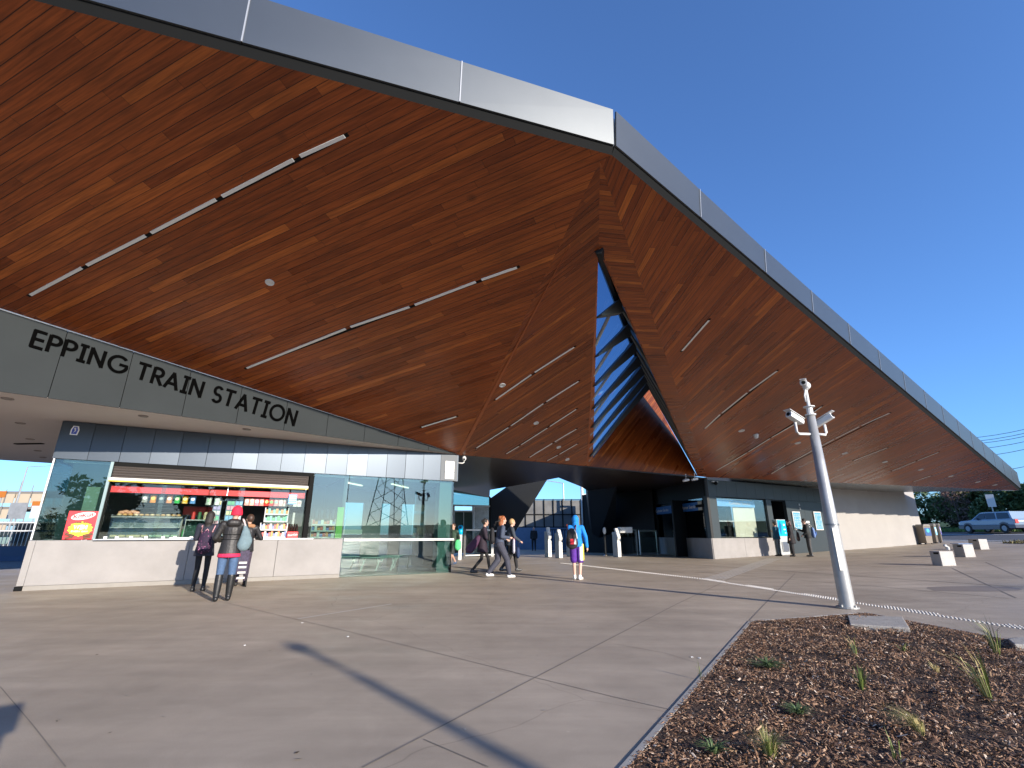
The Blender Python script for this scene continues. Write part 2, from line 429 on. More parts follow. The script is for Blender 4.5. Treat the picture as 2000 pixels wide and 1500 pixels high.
struct(drape("grass_verge", M_grass, 41.4, 60, -120, 320, .03))

def strip(mb, pts, wd, eps):
    """flat strip of width wd following ground points"""
    for a, b in zip(pts, pts[1:]):
        d = (b - a); d.z = 0; L = d.length; n = V((-d.y, d.x, 0)).normalized() * wd / 2
        k = max(1, int(L / .8))
        for i in range(k):
            p = a.lerp(b, i / k); q = a.lerp(b, (i + 1) / k)
            mb.quad(*[V((c.x, c.y, gz(c.x) + eps)) for c in (p - n, q - n, q + n, p + n)])
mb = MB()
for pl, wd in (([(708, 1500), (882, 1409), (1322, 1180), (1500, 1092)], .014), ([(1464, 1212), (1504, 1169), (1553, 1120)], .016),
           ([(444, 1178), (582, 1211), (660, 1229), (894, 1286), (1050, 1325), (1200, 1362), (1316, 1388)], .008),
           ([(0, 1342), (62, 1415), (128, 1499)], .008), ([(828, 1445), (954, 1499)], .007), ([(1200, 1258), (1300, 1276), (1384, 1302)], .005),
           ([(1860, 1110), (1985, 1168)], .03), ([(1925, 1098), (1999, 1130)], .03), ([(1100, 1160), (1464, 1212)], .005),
           ([(1150, 1094), (1370, 1104), (1640, 1123), (1999, 1147)], .045), ([(1370, 1118), (1720, 1146), (1970, 1169)], .025), ([(0, 1228), (110, 1209), (300, 1180)], .007)):  # the two wider strips here paint long cast shadows across the paving
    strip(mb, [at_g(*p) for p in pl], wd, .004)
struct(mb.build("plaza_joints_and_shadows", M_joint_shadow))
mb = MB()
strip(mb, [at_g(582, 1209), at_g(765, 1180)], .045, .004)
strip(mb, [at_g(905, 1106), at_g(1092, 1099)], .16, .004)
strip(mb, [at_g(905, 1090), at_g(990, 1089)], .14, .004)
struct(mb.build("pale_ground_strip", M_pale))
# tactile paving: a double file of studs
mb = MB()
A_, B_, C_ = at_g(1098, 1100), at_g(1372, 1131), at_g(1999, 1228)
def studs(a, b, rows, step, r, groups=True):
    d = b - a; L = d.length; t = d.normalized(); n = V((-t.y, t.x, 0)); k = 0
    s = 0
    while s < L:
        if not groups or (int(s / .9) % 2 == 0): rr = rows
        else: rr = rows[:2]
        for o in rr:
            p = a + t * s + n * o
            mb.cap(V((p.x, p.y, gz(p.x) - .001)), V((p.x, p.y, gz(p.x) + .0015)), r, r, 8)
        s += step
studs(A_, B_, (-.07, .03), .1, .024)
E_ = C_ + (C_ - B_).normalized() * 3
studs(B_, E_, (-.06, 0, .06, .12), .06, .017)
struct(mb.build("tactile_studs", M_pale))
mb = MB()
p, q = at_g(1392, 1132), at_g(1512, 1091)
t = (q - p).normalized(); n_ = V((-t.y, t.x, 0))
for k in range(6): strip(mb, [p + n_ * (.1 * k - .25), q + n_ * (.1 * k - .25)], .05, .006)
struct(mb.build("tactile_bars", M_pale))
# dark wet-looking stain near the benches
mb = MB()
p = at_g(1898, 1150)
mb.quad(*[V((p.x + a * 1.0, p.y + b * .5, gz(p.x + a * 1.0) + .003)) for a, b in [(math.cos(i * .524) * (1 + .2 * math.sin(i * 2)), math.sin(i * .524)) for i in range(12)]])
struct(mb.build("ground_stain", mat("stain", (.22, .185, .155), .6)))

# ------------------------------------------------------------------ mulch garden bed
bed = [at_g(*p) for p in ((1224, 1496), (1466, 1214), (1690, 1197), (1999, 1256))]
bed = [bed[0] + (bed[0] - bed[1]) * .35] + bed[1:] 
bed.append(bed[-1] + (bed[-1] - bed[-2]) * 1.2); bed.append(V((bed[-1].x, bed[0].y, 0)))
M_soil = mat("mulch_soil", (.05, .028, .018), .95, var=.7, vs=14, bump=1, bs=40, bdist=.04)
mb = MB(); mb.quad(*[V((p.x, p.y, gz(p.x) + .004)) for p in bed]); struct(mb.build("soil_bed", M_soil))
def in_bed(x, y, m=0.):
    c = False; n = len(bed)
    for i in range(n):
        a, b = bed[i], bed[(i + 1) % n]
        if (a.y > y) != (b.y > y) and x < (b.x - a.x) * (y - a.y) / (b.y - a.y) + a.x: c = not c
    return c
def edge_dist(x, y):
    m_ = 9.
    for a, b in zip(bed[:3], bed[1:4]):
        d = b - a; t = max(0, min(1, ((x - a.x) * d.x + (y - a.y) * d.y) / (d.x * d.x + d.y * d.y))); m_ = min(m_, math.hypot(x - a.x - d.x * t, y - a.y - d.y * t))
    return m_
def chip_mat():
    m = bpy.data.materials.new("bark_chips"); m.use_nodes = True; n = m.node_tree; P = n.nodes["Principled BSDF"]
    g = n.nodes.new("ShaderNodeNewGeometry"); cr = n.nodes.new("ShaderNodeValToRGB"); e = cr.color_ramp.elements
    e[0].position = 0; e[0].color = (.05, .026, .016, 1); e[1].position = 1; e[1].color = (.6, .5, .4, 1)
    for p, c in ((.35, (.125, .062, .032, 1)), (.7, (.28, .15, .078, 1)), (.92, (.44, .285, .17, 1))):
        q = e.new(p); q.color = c
    n.links.new(g.outputs["Random Per Island"], cr.inputs[0]); n.links.new(cr.outputs[0], P.inputs["Base Color"]); P.inputs["Roughness"].default_value = .7
    return m
M_chip = chip_mat()
mb = MB(); rnd = random.Random(3); cnt = 0
x0, x1, y0, y1 = min(p.x for p in bed), max(p.x for p in bed), min(p.y for p in bed), max(p.y for p in bed)
def undul(x, y): return .03 * mnoise.noise(V((x * 1.3, y * 1.3, 0))) + .022 * mnoise.noise(V((x * 5, y * 5, 3)))
while cnt < 88000:
    # denser where the camera is close
    y = y0 + (y1 - y0) * rnd.random() ** 1.25; x = rnd.uniform(x0, x1)
    if not in_bed(x, y) or x > .75 * y * 1.4 + 3.4 or (mnoise.noise(V((x * 4, y * 4, 7))) + .5 * mnoise.noise(V((x * 11, y * 11, 2))) < -.18 and rnd.random() < .75): continue
    cnt += 1
    big = rnd.random()
    l = rnd.uniform(.008, .03) * (1 if big < .93 else 2.4); wd = l * rnd.uniform(.2, .6) if big < .93 else rnd.uniform(.006, .018); a = rnd.uniform(0, 6.283)
    tl = rnd.gauss(0, .45); t2 = rnd.gauss(0, .5)
    fe = min(1., edge_dist(x, y) / .35); z = gz(x) + .006 + .02 * fe + undul(x, y) * fe + rnd.uniform(0, .006 + .014 * fe); tl *= .3 + .7 * fe; t2 *= .3 + .7 * fe
    ex = V((math.cos(a) * math.cos(tl), math.sin(a) * math.cos(tl), math.sin(tl))) * l / 2
    ey = V((-math.sin(a) * math.cos(t2), math.cos(a) * math.cos(t2), math.sin(t2))) * wd / 2
    c = V((x, y, z)); up = V((0, 0, .004))
    i = len(mb.v); mb.v += [c - ex - ey * .6, c + ex * .9 - ey, c + ex + ey * .7, c - ex * .9 + ey, c + up * .7]
    mb.f += [(i, i + 1, i + 4), (i + 1, i + 2, i + 4), (i + 2, i + 3, i + 4), (i + 3, i, i + 4)]; mb.m += [0] * 4
stuff(mb.build("bark_mulch", M_chip), "brown bark and wood chip mulch covering the garden bed", "mulch")
# metal edging of the bed
M_edge = mat("edging", (.3, .29, .27), .7, var=.2)
mb = MB()
for a, b in zip(bed[:4], bed[1:5]):
    d = (b - a); n_ = V((-d.y, d.x, 0)).normalized() * .02
    mb.prism([V((p.x, p.y, gz(p.x) - .02)) for p in (a - n_, b - n_, b + n_, a + n_)], (0, 0, .03))
one(mb, "bed_edging", M_edge, "thin pale concrete edging strip round the mulch bed", "edging")
mb = MB()
sl = [at_g(*p) for p in ((1657, 1211), (1765, 1214), (1779, 1237), (1662, 1229))]
mb.prism([V((p.x, p.y, gz(p.x) + .0)) for p in sl], (0, 0, .065))
one(mb, "stone_slab", mat("slab", (.3, .28, .25), .85, var=.35, vs=12, bump=.6), "flat weathered concrete slab lying in the mulch near the pole", "slab", bevel=.01)
mb = MB(); sl = [at_g(*p) for p in ((1972, 1261), (2040, 1250), (2060, 1275), (1985, 1272))]
mb.prism([V((p.x, p.y, gz(p.x) + .0)) for p in sl], (0, 0, .07))
one(mb, "stone_slab", MATS["slab"], "concrete slab cut off by the right edge of the photo in the mulch", "slab", bevel=.01)

# grass tufts and sprigs
M_blade = mat("grass_blade", (.13, .17, .035), .6, isl=.6, var=.2, vs=8)
M_dry = mat("dry_grass_blade", (.33, .27, .12), .7, isl=.5)
M_weed = mat("weed_leaf", (.055, .085, .03), .7, isl=.7)
def tuft(name, label, cat, px, n, h, spread, m, wd=.006, seed=0, lean=(0, 0), m2=None):
    r = random.Random(seed); c = at_g(*px); mb = MB()
    for k in range(n):
        mb.cur = 1 if (m2 and r.random() < .35) else 0
        a = r.uniform(0, 6.283); hh = h * r.uniform(.45, 1.); sp_ = spread * r.uniform(.15, 1.); b = V((math.cos(a), math.sin(a), 0))
        base = b * r.uniform(0, .025); L = V((lean[0], lean[1], 0)) * hh
        p1 = base + b * sp_ * .3 + L * .3 + V((0, 0, hh * .6)); p2 = base + b * sp_ + L + V((0, 0, hh * (1 - .5 * sp_ / max(spread, .01) * r.random())))
        s_ = V((-b.y, b.x, 0)) * wd / 2
        mb.quad(base - s_, base + s_, p1 + s_ * .8, p1 - s_ * .8); mb.quad(p1 - s_ * .8, p1 + s_ * .8, p2)
    o = mb.build(name, [m, m2] if m2 else m); o.location = (c.x, c.y, gz(c.x) + .02)
    return tag(o, label, cat, "young plants in the mulch bed")
tuft("grass_tuft", "tall green strappy tuft at the right side of the mulch bed", "grass tuft", (1935, 1375), 34, .46, .24, M_blade, .008, 1, (-.35, .1), M_dry)
tuft("grass_tuft", "sparse strappy tuft near the top right corner of the mulch bed", "grass tuft", (1950, 1285), 28, .42, .26, M_blade, .008, 2, (-.2, 0), M_dry)
tuft("grass_tuft", "small spiky green tuft in the middle of the mulch bed", "grass tuft", (1685, 1352), 26, .24, .15, M_blade, .007, 3)
tuft("grass_tuft", "thin green tuft a little below the long concrete slab", "grass tuft", (1672, 1288), 20, .24, .17, M_blade, .006, 4, (-.2, 0), M_dry)
tuft("grass_tuft", "loose yellow green tuft right of the long concrete slab", "grass tuft", (1765, 1275), 14, .12, .2, M_blade, .006, 5, (.4, 0))
tuft("grass_tuft", "feathery pale tussock low on the right of the mulch bed", "grass tuft", (1800, 1442), 190, .17, .15, M_dry, .003, 6, (-.8, .1), M_blade)
tuft("grass_tuft", "feathery green tussock at the bottom edge of the mulch bed", "grass tuft", (1505, 1490), 200, .17, .15, M_blade, .003, 7, (.1, 0), M_dry)
tuft("grass_tuft", "tiny dried tuft between the two tall green tufts", "grass tuft", (1830, 1318), 60, .1, .07, M_dry, .003, 8, (-.3, 0))
tuft("weed", "low dark green weed on the left of the mulch bed", "weed", (1500, 1308), 150, .08, .24, M_weed, .012, 9)
tuft("weed", "small olive weed cluster low in the middle of the bed", "weed", (1560, 1400), 110, .06, .14, M_weed, .011, 10)
tuft("weed", "greyish weed at the bottom left of the mulch bed", "weed", (1395, 1478), 60, .07, .12, M_weed, .012, 11)
tuft("weed", "thin upright seedling standing at the bed edging", "weed", (1370, 1329), 5, .2, .03, M_blade, .005, 12)
tuft("weed", "single upright yellow stem at the bottom of the bed", "weed", (1755, 1497), 6, .2, .04, M_blade, .006, 13)

# ================================================================== STATION CANOPY
M_wood = wood_mat("soffit_timber", (.285, .067, .0125))
M_wood2 = wood_mat("fold_timber", (.25, .06, .0115), pw=.1)
M_sunlitwood = mat("painted_sunlit_timber", (.34, .09, .025), .5, var=.2)  # sunlight painted into a lighter orange timber colour
M_fascia = mat("fascia_zinc", (.118, .128, .133), .36, metal=.9, var=.06, vs=1.2, isr=.1)
M_black = mat("black_trim", (.006, .0065, .0065), .8, spec=.15)
M_panel = mat("cladding_zinc", (.036, .044, .054), .33, metal=.8, isl=.3, isr=.1)
M_band = mat("band_panel", (.034, .039, .041), .8, metal=0, spec=.04, isl=.08, var=.1, vs=1)
M_soft = mat("painted_soffit", (.52, .46, .43), .6, var=.06, vs=.8)
M_dark = mat("dark_metal", (.007, .0085, .010), .5, spec=.25, metal=0, var=.3, vs=1.)
M_steel = mat("stainless", (.62, .62, .62), .28, metal=1.)
M_white = mat("white_metal", (.6, .6, .58), .4)
M_conc = mat("pale_concrete", (.265, .253, .243), .75, var=.2, vs=1.6, bump=.25, bs=40)
M_tube = mat("light_tube_cover", (.75, .74, .7), .35)
M_glass = glass_mat("clear_glass", (.86, .9, .88), 1.5, .9)
M_rglass = glass_mat("green_glass", (.6, .72, .69), 1.55, 1.7)
M_sky_glass = glass_mat("skylight_glass", (.34, .46, .6), 1.5, 1.)

Pr = V((-1.87, 16.52, 3.83)); Pb = at_z(0, 765, 3.83); B = V((9.79, 24.25, 3.93)); A = at_d(1195, 303, 8.0); T = at_d(1990, 958, 29.5)
dd = Pr - Pb; nn = V((dd.y, -dd.x, 0)).normalized(); bandpl = (nn, nn.dot(Pr)); Pl = at_p(0, 603, bandpl)
p1 = plane(A, Pl, Pr); p4 = plane(A, B, T)
A1 = at_p(1172, 315, p1)
def on_line(x, P_, Q_):
    lo, hi = 0., 1.
    for _ in range(50):
        m = (lo + hi) / 2
        if proj(P_.lerp(Q_, m))[0] < x: lo = m
        else: hi = m
    return P_.lerp(Q_, lo)
Lb = on_line(1146, Pr, B); Bi = on_line(1362, Pr, B)
p2 = plane(A1, Pr, Lb); P1 = at_p(1169, 487, p2)
p3 = plane(A1, P1, Bi)
bn = V(((B - Pr).y, -(B - Pr).x, 0)).normalized(); Rg = at_p(1265, 755, (bn, bn.dot(Pr)))
Ef = A + (at_p(75, 3, p1) - A) * 2.1; Plf = Pr + (Pl - Pr) * 1.9
canopy = thing("station_canopy", "folded timber lined station roof with grey metal edge and glazed skylight", "canopy", (0, 14, 0))
def uvd(pl, a, b):
    d = (b - a); n = pl[0]; d = (d - n * d.dot(n)).normalized(); return (d, n.cross(d))
def soffit(name, pts, pl, dirv, m):
    mb = MB(); n = pl[0] if pl[0].z > 0 else -pl[0]
    mb.prism(pts, n * .03)
    return mb.build(name, m, canopy, world=True, uvdir=uvd(pl, V((0, 0, 0)), dirv))
d1 = at_p(680, 262, p1) - at_p(55, 578, p1)
d2 = at_p(1125, 675, p2) - at_p(965, 782, p2)
d4 = at_p(1520, 722, p4) - at_p(1375, 838, p4)
d3 = at_p(1265, 600, p3) - at_p(1222, 598, p3)
soffit("left_soffit", [A, Ef, Plf, Pr, A1], p1, d1, M_wood)
soffit("fold_soffit", [A1, Pr, Lb, P1], p2, d2, M_wood2)
s3 = MB(); up = V((0, 0, .03)); s3.prism([A1, P1, Bi], up); s3.prism([A1, Bi, B], up)
s3.build("strip_soffit", M_wood2, canopy, world=True, uvdir=uvd(p3, V((0, 0, 0)), d3))
s4 = MB(); s4.prism([A, A1, B], up); s4.prism([A, B, T], up)
s4.build("right_soffit", M_wood, canopy, world=True, uvdir=uvd(p4, V((0, 0, 0)), d4))
# sunlit sliver along the left fold, painted as lighter timber, widening downwards
mb = MB(); e0 = at_p(1112, 478, p1); e1 = Pr
dn = V((0.02, 0, -.012)); mb.prism([e0, e1, e1 + V((.11, .06, -.02)), e0 + V((.005, 0, -.012))], V((0, 0, -.01)))
mb.build("fold_sunlit_strip", M_sunlitwood, canopy, world=True)
# back wall of the skylight, timber
kb = V((-bn.x, -bn.y, 0)) * .2
mb = MB(); mb.prism([Lb, Bi, Rg], kb); mb.build("skylight_wall", M_wood2, canopy, world=True, uvdir=(V((.62, .35, .7)).normalized(), V((-.6, -.35, .72)).normalized()))
# reveals round the opening
mb = MB(); mb.prism([P1, Lb, Lb + V((.3, .2, .28)), P1 + V((0, 0, .02))], (-.03, .02, .02)); mb.build("left_reveal", M_sunlitwood, canopy, world=True)  # left reveal gets its sunlit look from the lighter orange colour
mb = MB(); mb.prism([P1, Bi, Bi + V((0, 0, .12)), P1 + V((0, 0, .12))], (.03, -.02, 0)); mb.build("right_reveal", M_wood2, canopy, world=True, uvdir=(V((1, 0, 0)), V((0, 0, 1))))
# glass and steel of the skylight
u_ = V((0, 0, .14))
mb = MB(); mb.quad(P1 + u_, Lb + u_, Rg + u_); mb.build("skylight_pane", M_sky_glass, canopy, world=True)
mb = MB(); mb.prism([P1 + u_, Rg.lerp(P1, .07) + u_, Rg.lerp(Bi, .75) + u_, Bi + u_], (0, 0, .03)); mb.build("skylight_shade_roof", M_dark, canopy, world=True)  # opaque side put in to keep sun off the timber wall behind
mb = MB(); mb.quad(Rg + u_, Rg.lerp(Bi, .75) + u_, Rg.lerp(P1, .07) + u_); mb.build("skylight_pane", M_glass, canopy, world=True)
mb = MB(); mb.tube([P1, Rg], .1, 6); mb.build("ridge_beam", M_dark, canopy, world=True)
M_beam = mat("beam_grey", (.10, .11, .10), .5, var=.2, vs=3)
for k in range(1, 8):
    t = (k / 8) ** .8
    a = P1.lerp(Rg, t) + V((0, 0, -.06)); b = P1.lerp(Lb, min(1, t * 1.04)) + V((.05, 0, .12))
    mb = MB(); d = (b - a); mb.prism([a, b, b + V((0, 0, -.05)), a + V((0, 0, -.42))], V((-d.y, d.x, 0)).normalized() * .2)
    mb.build("rafter", M_beam, canopy, world=True)
    t2 = (min(k + .75, 8) / 8) ** .8; b2 = P1.lerp(Lb, min(1, t2)) + V((.05, 0, .1))
    mb = MB(); mb.tube([a, b2], .05, 6); mb.build("brace", mat("brace_grey", (.32, .32, .29), .5), canopy, world=True)
    c = P1.lerp(Bi, min(1, t * 1.04)) + V((0, 0, .12)); mb = MB(); mb.tube([a, c], .045, 6); mb.build("rafter", M_beam, canopy, world=True)
# roof top skin
mb = MB(); h1 = V((0, 0, .95)); h3 = V((0, 0, .3)); o1 = V((0, 0, .35))
Rr = V((20, 40, 4.6)); Rl = V((-30, 26, 4.6))
Pru = Pr + h3
mb.quad(A + h1 * .8, Ef + h1, Plf + h3, Pru, A1 + h1 * .5); mb.quad(A1 + h1 * .5, Pru, Lb + o1, P1 + o1)
mb.quad(A1 + h1 * .5, P1 + o1, Bi + o1, B + h3); mb.quad(A + h1 * .8, A1 + h1 * .5, B + h3); mb.quad(A + h1 * .8, B + h3, T + h1 * .8)
mb.build("roof_sheet", M_fascia, canopy, world=True)
# fascia panels
def edge_pts(a, b, step): 
    L = (b - a).length; k = int(L / step); return [a + (b - a).normalized() * min(L, step * i) for i in range(k + 2) if step * i <= L + step * .99]
def fascia_run(a, b, joints, h, out):
    d = (b - a).normalized(); on = V((d.y, -d.x, 0)).normalized()
    if on.dot(V((0, 0, 0)) - a) < 0: on = -on
    for i in range(len(joints) - 1):
        ta, tb = joints[i], joints[i + 1]
        p, q = a + d * (ta + .008), a + d * (tb - .008)
        ha, hb = h(ta), h(tb)
        mb = MB(); z0 = V((0, 0, .13))
        mb.prism([p + on * out + z0, q + on * out + z0, q + on * (out + .055) + V((0, 0, hb)), p + on * (out + .055) + V((0, 0, ha))], -on * .03)
        mb.build("fascia_panel", M_fascia, canopy, world=True)
        mb = MB(); e_ = a + d * tb; mb.prism([e_ - d * .009 + on * (out + .001) + z0, e_ + d * .009 + on * (out + .001) + z0, e_ + d * .009 + on * (out + .056) + V((0, 0, hb)), e_ - d * .009 + on * (out + .056) + V((0, 0, hb))], on * .012); mb.build("fascia_joint", mat("joint_metal", (.35, .36, .37), .4, metal=.4), canopy, world=True)
    L = joints[-1]
    mb = MB(); e = a + d * L
    mb.prism([a, e, e + on * (out - .035) + V((0, 0, .13)), a + on * (out - .035) + V((0, 0, .13))], (0, 0, .05))
    mb.build("fascia_underside", M_black, canopy, world=True)
    mb = MB(); mb.prism([a + on * (out - .05) + V((0, 0, .15)), e + on * (out - .05) + V((0, 0, .15)), e + on * (out - .05) + V((0, 0, h(L) - .03)), a + on * (out - .05) + V((0, 0, h(0) - .03))], -on * .02)
    mb.build("fascia_backing", mat("joint_light", (.6, .6, .58), .5), canopy, world=True)
dl = (Ef - A).normalized()
jl = [0.0] + [ (at_p(x, y, p1) - A).dot(dl) for x, y in ((895, 220), (471, 105))]
step = jl[2] - jl[1]; jl += [jl[2] + step * i for i in (1, 2, 3)]; jl = [j for j in jl if j < (Ef - A).length]
fascia_run(A, Ef, jl, lambda t: .82 + .02 * t, .1)
dr = (T - A).normalized(); jr = [0.0] + [(at_p(x, y, p4) - A).dot(dr) for x, y in ((1368, 435), (1499, 540))]
st = 2.56
while jr[-1] + st < (T - A).length: jr.append(jr[-1] + st)
jr.append((T - A).length)
fascia_run(A, T, jr, lambda t: .82 - .1 * min(1, t / 4) + .012 * max(0, t - 6), .1)
# rear edge of the right wing and dark ceilings behind the timber
back = V((-.35, .94, 0))
M_rear = mat("rear_soffit", (.30, .31, .30), .25, metal=.7, var=.1, vs=.5)
mb = MB(); mb.prism([B + V((0, 0, .01)), T, T + back * 1.6 + V((0, 0, .1)), B + V((2, 12, 0))], (0, 0, .05)); mb.build("rear_soffit", M_rear, canopy, world=True)
z = 3.84
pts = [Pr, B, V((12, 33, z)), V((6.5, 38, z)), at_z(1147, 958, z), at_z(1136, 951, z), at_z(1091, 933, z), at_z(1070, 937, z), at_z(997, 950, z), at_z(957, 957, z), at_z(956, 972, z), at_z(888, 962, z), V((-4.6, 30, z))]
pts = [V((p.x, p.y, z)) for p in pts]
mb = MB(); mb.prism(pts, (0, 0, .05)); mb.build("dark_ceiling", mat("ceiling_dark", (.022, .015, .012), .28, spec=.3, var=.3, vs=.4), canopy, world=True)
mb = MB(); mb.prism([V((p.x, p.y, 3.835)) for p in (Pb + (Pb - Pr) * .9, Pr, V((-4.5, 27.5, z)), at_z(108, 905, z), at_z(0, 898, z), at_z(0, 898, z) + V((-12, -9, 0)))], (0, 0, .12))
mb.build("painted_ceiling", M_soft, canopy, world=True)
# angled legs
def leg(px):
    mb = MB(); f = [at_z(*q, 3.85) + V((0, 0, .12)) for q in px[:-2]] + [at_g(*px[-2]), at_g(*px[-1])]
    if len(px) > 4: f = [C0 + ray(*q) * (31 / ray(*q).y) for q in px]
    mb.prism(f, (.0, .7, 0)); mb.build("angled_leg", M_dark, canopy, world=True)
leg([(958, 973), (999, 944), (1073, 930), (985, 1073), (957, 1073)])
leg([(1147, 958), (1205, 950), (1200, 1078), (1160, 1078)])
# ceiling lights
def strip_light(pl, pts, wd=.055):
    n = pl[0] if pl[0].z < 0 else -pl[0]
    P_ = [at_p(x, y, pl) for x, y in pts]
    d = (P_[-1] - P_[0]).normalized(); s = n.cross(d).normalized() * wd / 2
    mb = MB()
    mb.prism([P_[0] - s * 1.12, P_[-1] - s * 1.12, P_[-1] + s * 1.12, P_[0] + s * 1.12], n * .008)
    fr = mb.build("light_strip", M_black, canopy, world=True)
    for a, b in zip(P_, P_[1:]):
        q = MB(); g = min(.07, (b - a).length * .07); a2, b2 = a + d * g, b - d * g
        q.prism([a2 - s, b2 - s, b2 + s, a2 + s], n * .016); q.build("diffuser", M_tube, fr, world=True)
for L_ in ([(55, 578), (165, 520), (290, 457), (428, 386), (580, 308), (680, 262)], [(478, 720), (680, 640), (805, 597), (935, 548), (1015, 520)], [(820, 835), (895, 812)]): strip_light(p1, L_)
for L_ in ([(965, 782), (1041, 729), (1125, 675)], [(928, 876), (995, 833), (1064, 786), (1133, 742)], [(987, 887), (1015, 870), (1071, 834), (1128, 797)], [(1032, 894), (1081, 864), (1128, 836)], [(1067, 900), (1090, 888), (1130, 865)]): strip_light(p2, L_, .045)
for L_ in ([(1330, 687), (1387, 622)], [(1375, 838), (1408, 808), (1461, 765), (1520, 722)], [(1397, 920), (1460, 883), (1505, 855), (1570, 818), (1607, 792)], [(1505, 926), (1535, 908), (1590, 878), (1630, 857), (1680, 832), (1740, 805)], [(1665, 900), (1735, 873)], [(1740, 920), (1790, 900), (1835, 882)], [(1782, 941), (1820, 928)]): strip_light(p4, L_)
def downlight(pl, x, y, r=.09, parent=None):
    n = pl[0] if pl[0].z < 0 else -pl[0]; c = at_p(x, y, pl); mb = MB()
    R = [mb.ring(c, n, r, 18), mb.ring(c + n * .02, n, r, 18), mb.ring(c + n * .022, n, r * .8, 18), mb.ring(c + n * .01, n, r * .74, 18)]
    mb.loft(R, 18); mb.build("downlight", M_white, canopy, world=True, smooth=False)
downlight(p1, 527, 551, .085)
for x, y in ((981, 752), (1047, 826), (1091, 873), (1108, 897)): downlight(p2, x, y, .09)
for x, y in ((1448, 841), (1558, 865), (1650, 885), (1728, 902), (1798, 917), (1857, 930), (1910, 941), (1943, 947)): downlight(p4, x, y, .12)
zc = (V((0, 0, 1)), 3.835)
for x, y in ((15, 778), (40, 826), (59, 857), (74, 880), (84, 893), (280, 812), (482, 838)):
    c = at_p(x, y, zc); mb = MB(); R = [mb.ring(c, (0, 0, 1), .1, 16), mb.ring(c - V((0, 0, .02)), (0, 0, 1), .1, 16), mb.ring(c - V((0, 0, .021)), (0, 0, 1), .08, 16), mb.ring(c - V((0, 0, .005)), (0, 0, 1), .075, 16)]
    mb.loft(R, 16); mb.build("downlight", mat("downlight_rim", (.25, .22, .2), .5), canopy, world=True)
c = at_p(57, 866, zc); mb = MB(); mb.box(c - V((0, 0, .01)), (.9, .12, .03), rz=rad(-5)); mb.build("slot_vent", M_black, canopy, world=True)
# dome camera under the right wing
c = at_p(1476, 848, p4); mb = MB(); mb.tube([c, c - V((0, 0, .06))], .1, 14); mb.ell(c - V((0, 0, .1)), (.09, .09, .09)); mb.build("dome_camera", M_white, canopy, world=True, smooth=True)
# sign band: panels on the vertical plane above the kiosk
du = (Pr - Pb).normalized(); Lb_ = (Pr - Pb).length
def band_pt(s, k): # s metres from Pr to the left, k 0..1 bottom->top
    b = Pr - du * s; top = Pr.lerp(Pl, s / (Pr - V((Pl.x, Pl.y, Pr.z))).length); return V((b.x, b.y, 3.83 + (top.z - 3.83) * k))
M_galvr = mat("rivet_steel", (.2, .2, .2), .4, metal=.6)
s = .1; onb = V((du.y, -du.x, 0)).normalized()
while s < 20:
    e = s + 1.15
    mb = MB(); mb.prism([band_pt(e - .006, 0), band_pt(s + .006, 0), band_pt(s + .006, .985), band_pt(e - .006, .985)], onb * .03)
    mb.build("band_panel", M_band, canopy, world=True)
    s = e
mb = MB(); mb.prism([band_pt(20, .01), band_pt(.1, .01), band_pt(.1, .98), band_pt(20, .98)], onb * .012); mb.build("band_backing", mat("band_gap", (.004, .004, .004), 1., spec=.0), canopy, world=True)
mb = MB(); mb.prism([band_pt(20, .985), band_pt(.1, .985), band_pt(.1, 1.), band_pt(20, 1.)], onb * .045); mb.build("band_trim", M_white, canopy, world=True)
bandf = (bandpl[0], bandpl[1] + .0)
mb = MB()
onf = (nn, nn.dot(Pr + onb * .03))
M_sign = mat("sign_black", (.0015, .0015, .0015), .9, spec=.02)
letters(mb, "EPPING TRAIN STATION", [at_p(58, 678, onf), at_p(575, 834, onf), at_p(584, 802, onf), at_p(70, 643, onf)], .15, .018, onb, each=lambda q: q.build("letter", M_sign, canopy, world=True))

# ================================================================== KIOSK (local frame: x along the front, y inward, z up)
KA = rad(30.1); kl = at_g(30, 1155)
kiosk = thing("kiosk", "corner kiosk with pale concrete counter, metal cladding and glazed waiting area", "kiosk", tuple(kl), KA)
def K(s, y, z): return (s, y, z)
def kbox(mb, s0, s1, y0, y1, z0, z1): mb.box(((s0 + s1) / 2, (y0 + y1) / 2, (z0 + z1) / 2), (s1 - s0, y1 - y0, z1 - z0)); return mb
D_ = 4.2
def part(name, m, *boxes, parent=None, **k):
    mb = MB()
    for b in boxes: kbox(mb, *b)
    return mb.build(name, m, parent if parent is not None else kiosk, **k)
# concrete counter walls, plinth
s = .1
for e in (3.06, 5.1, 6.84):
    part("counter_panel", M_conc, (s + .004, e - .004, 0, .12, .1, 1.06), bevel=.006); s = e
mb = MB(); mb.prism([(-.0, 0, .0), (.1, 0, .1), (.1, 0, 1.06), (.09, 0, 1.06)], (0, .12, 0)); 
part("counter_panel", M_conc, (-.02, .1, .0, D_, .1, 1.06), bevel=.006)
part("plinth", mat("plinth", (.25, .235, .21), .8, var=.15), (.1, 6.84, .012, .12, 0, .095))
part("plinth_corner", M_black, (-.04, .1, -.01, .2, 0, .09))
part("sill", M_steel, (1.12, 4.4, -.1, .3, 1.062, 1.085), (4.4, 6.0, -.06, .3, 1.062, 1.085))
part("floor", mat("kiosk_floor", (.2, .19, .18), .5), (.1, 10.3, .12, D_ - .1, .004, .03))
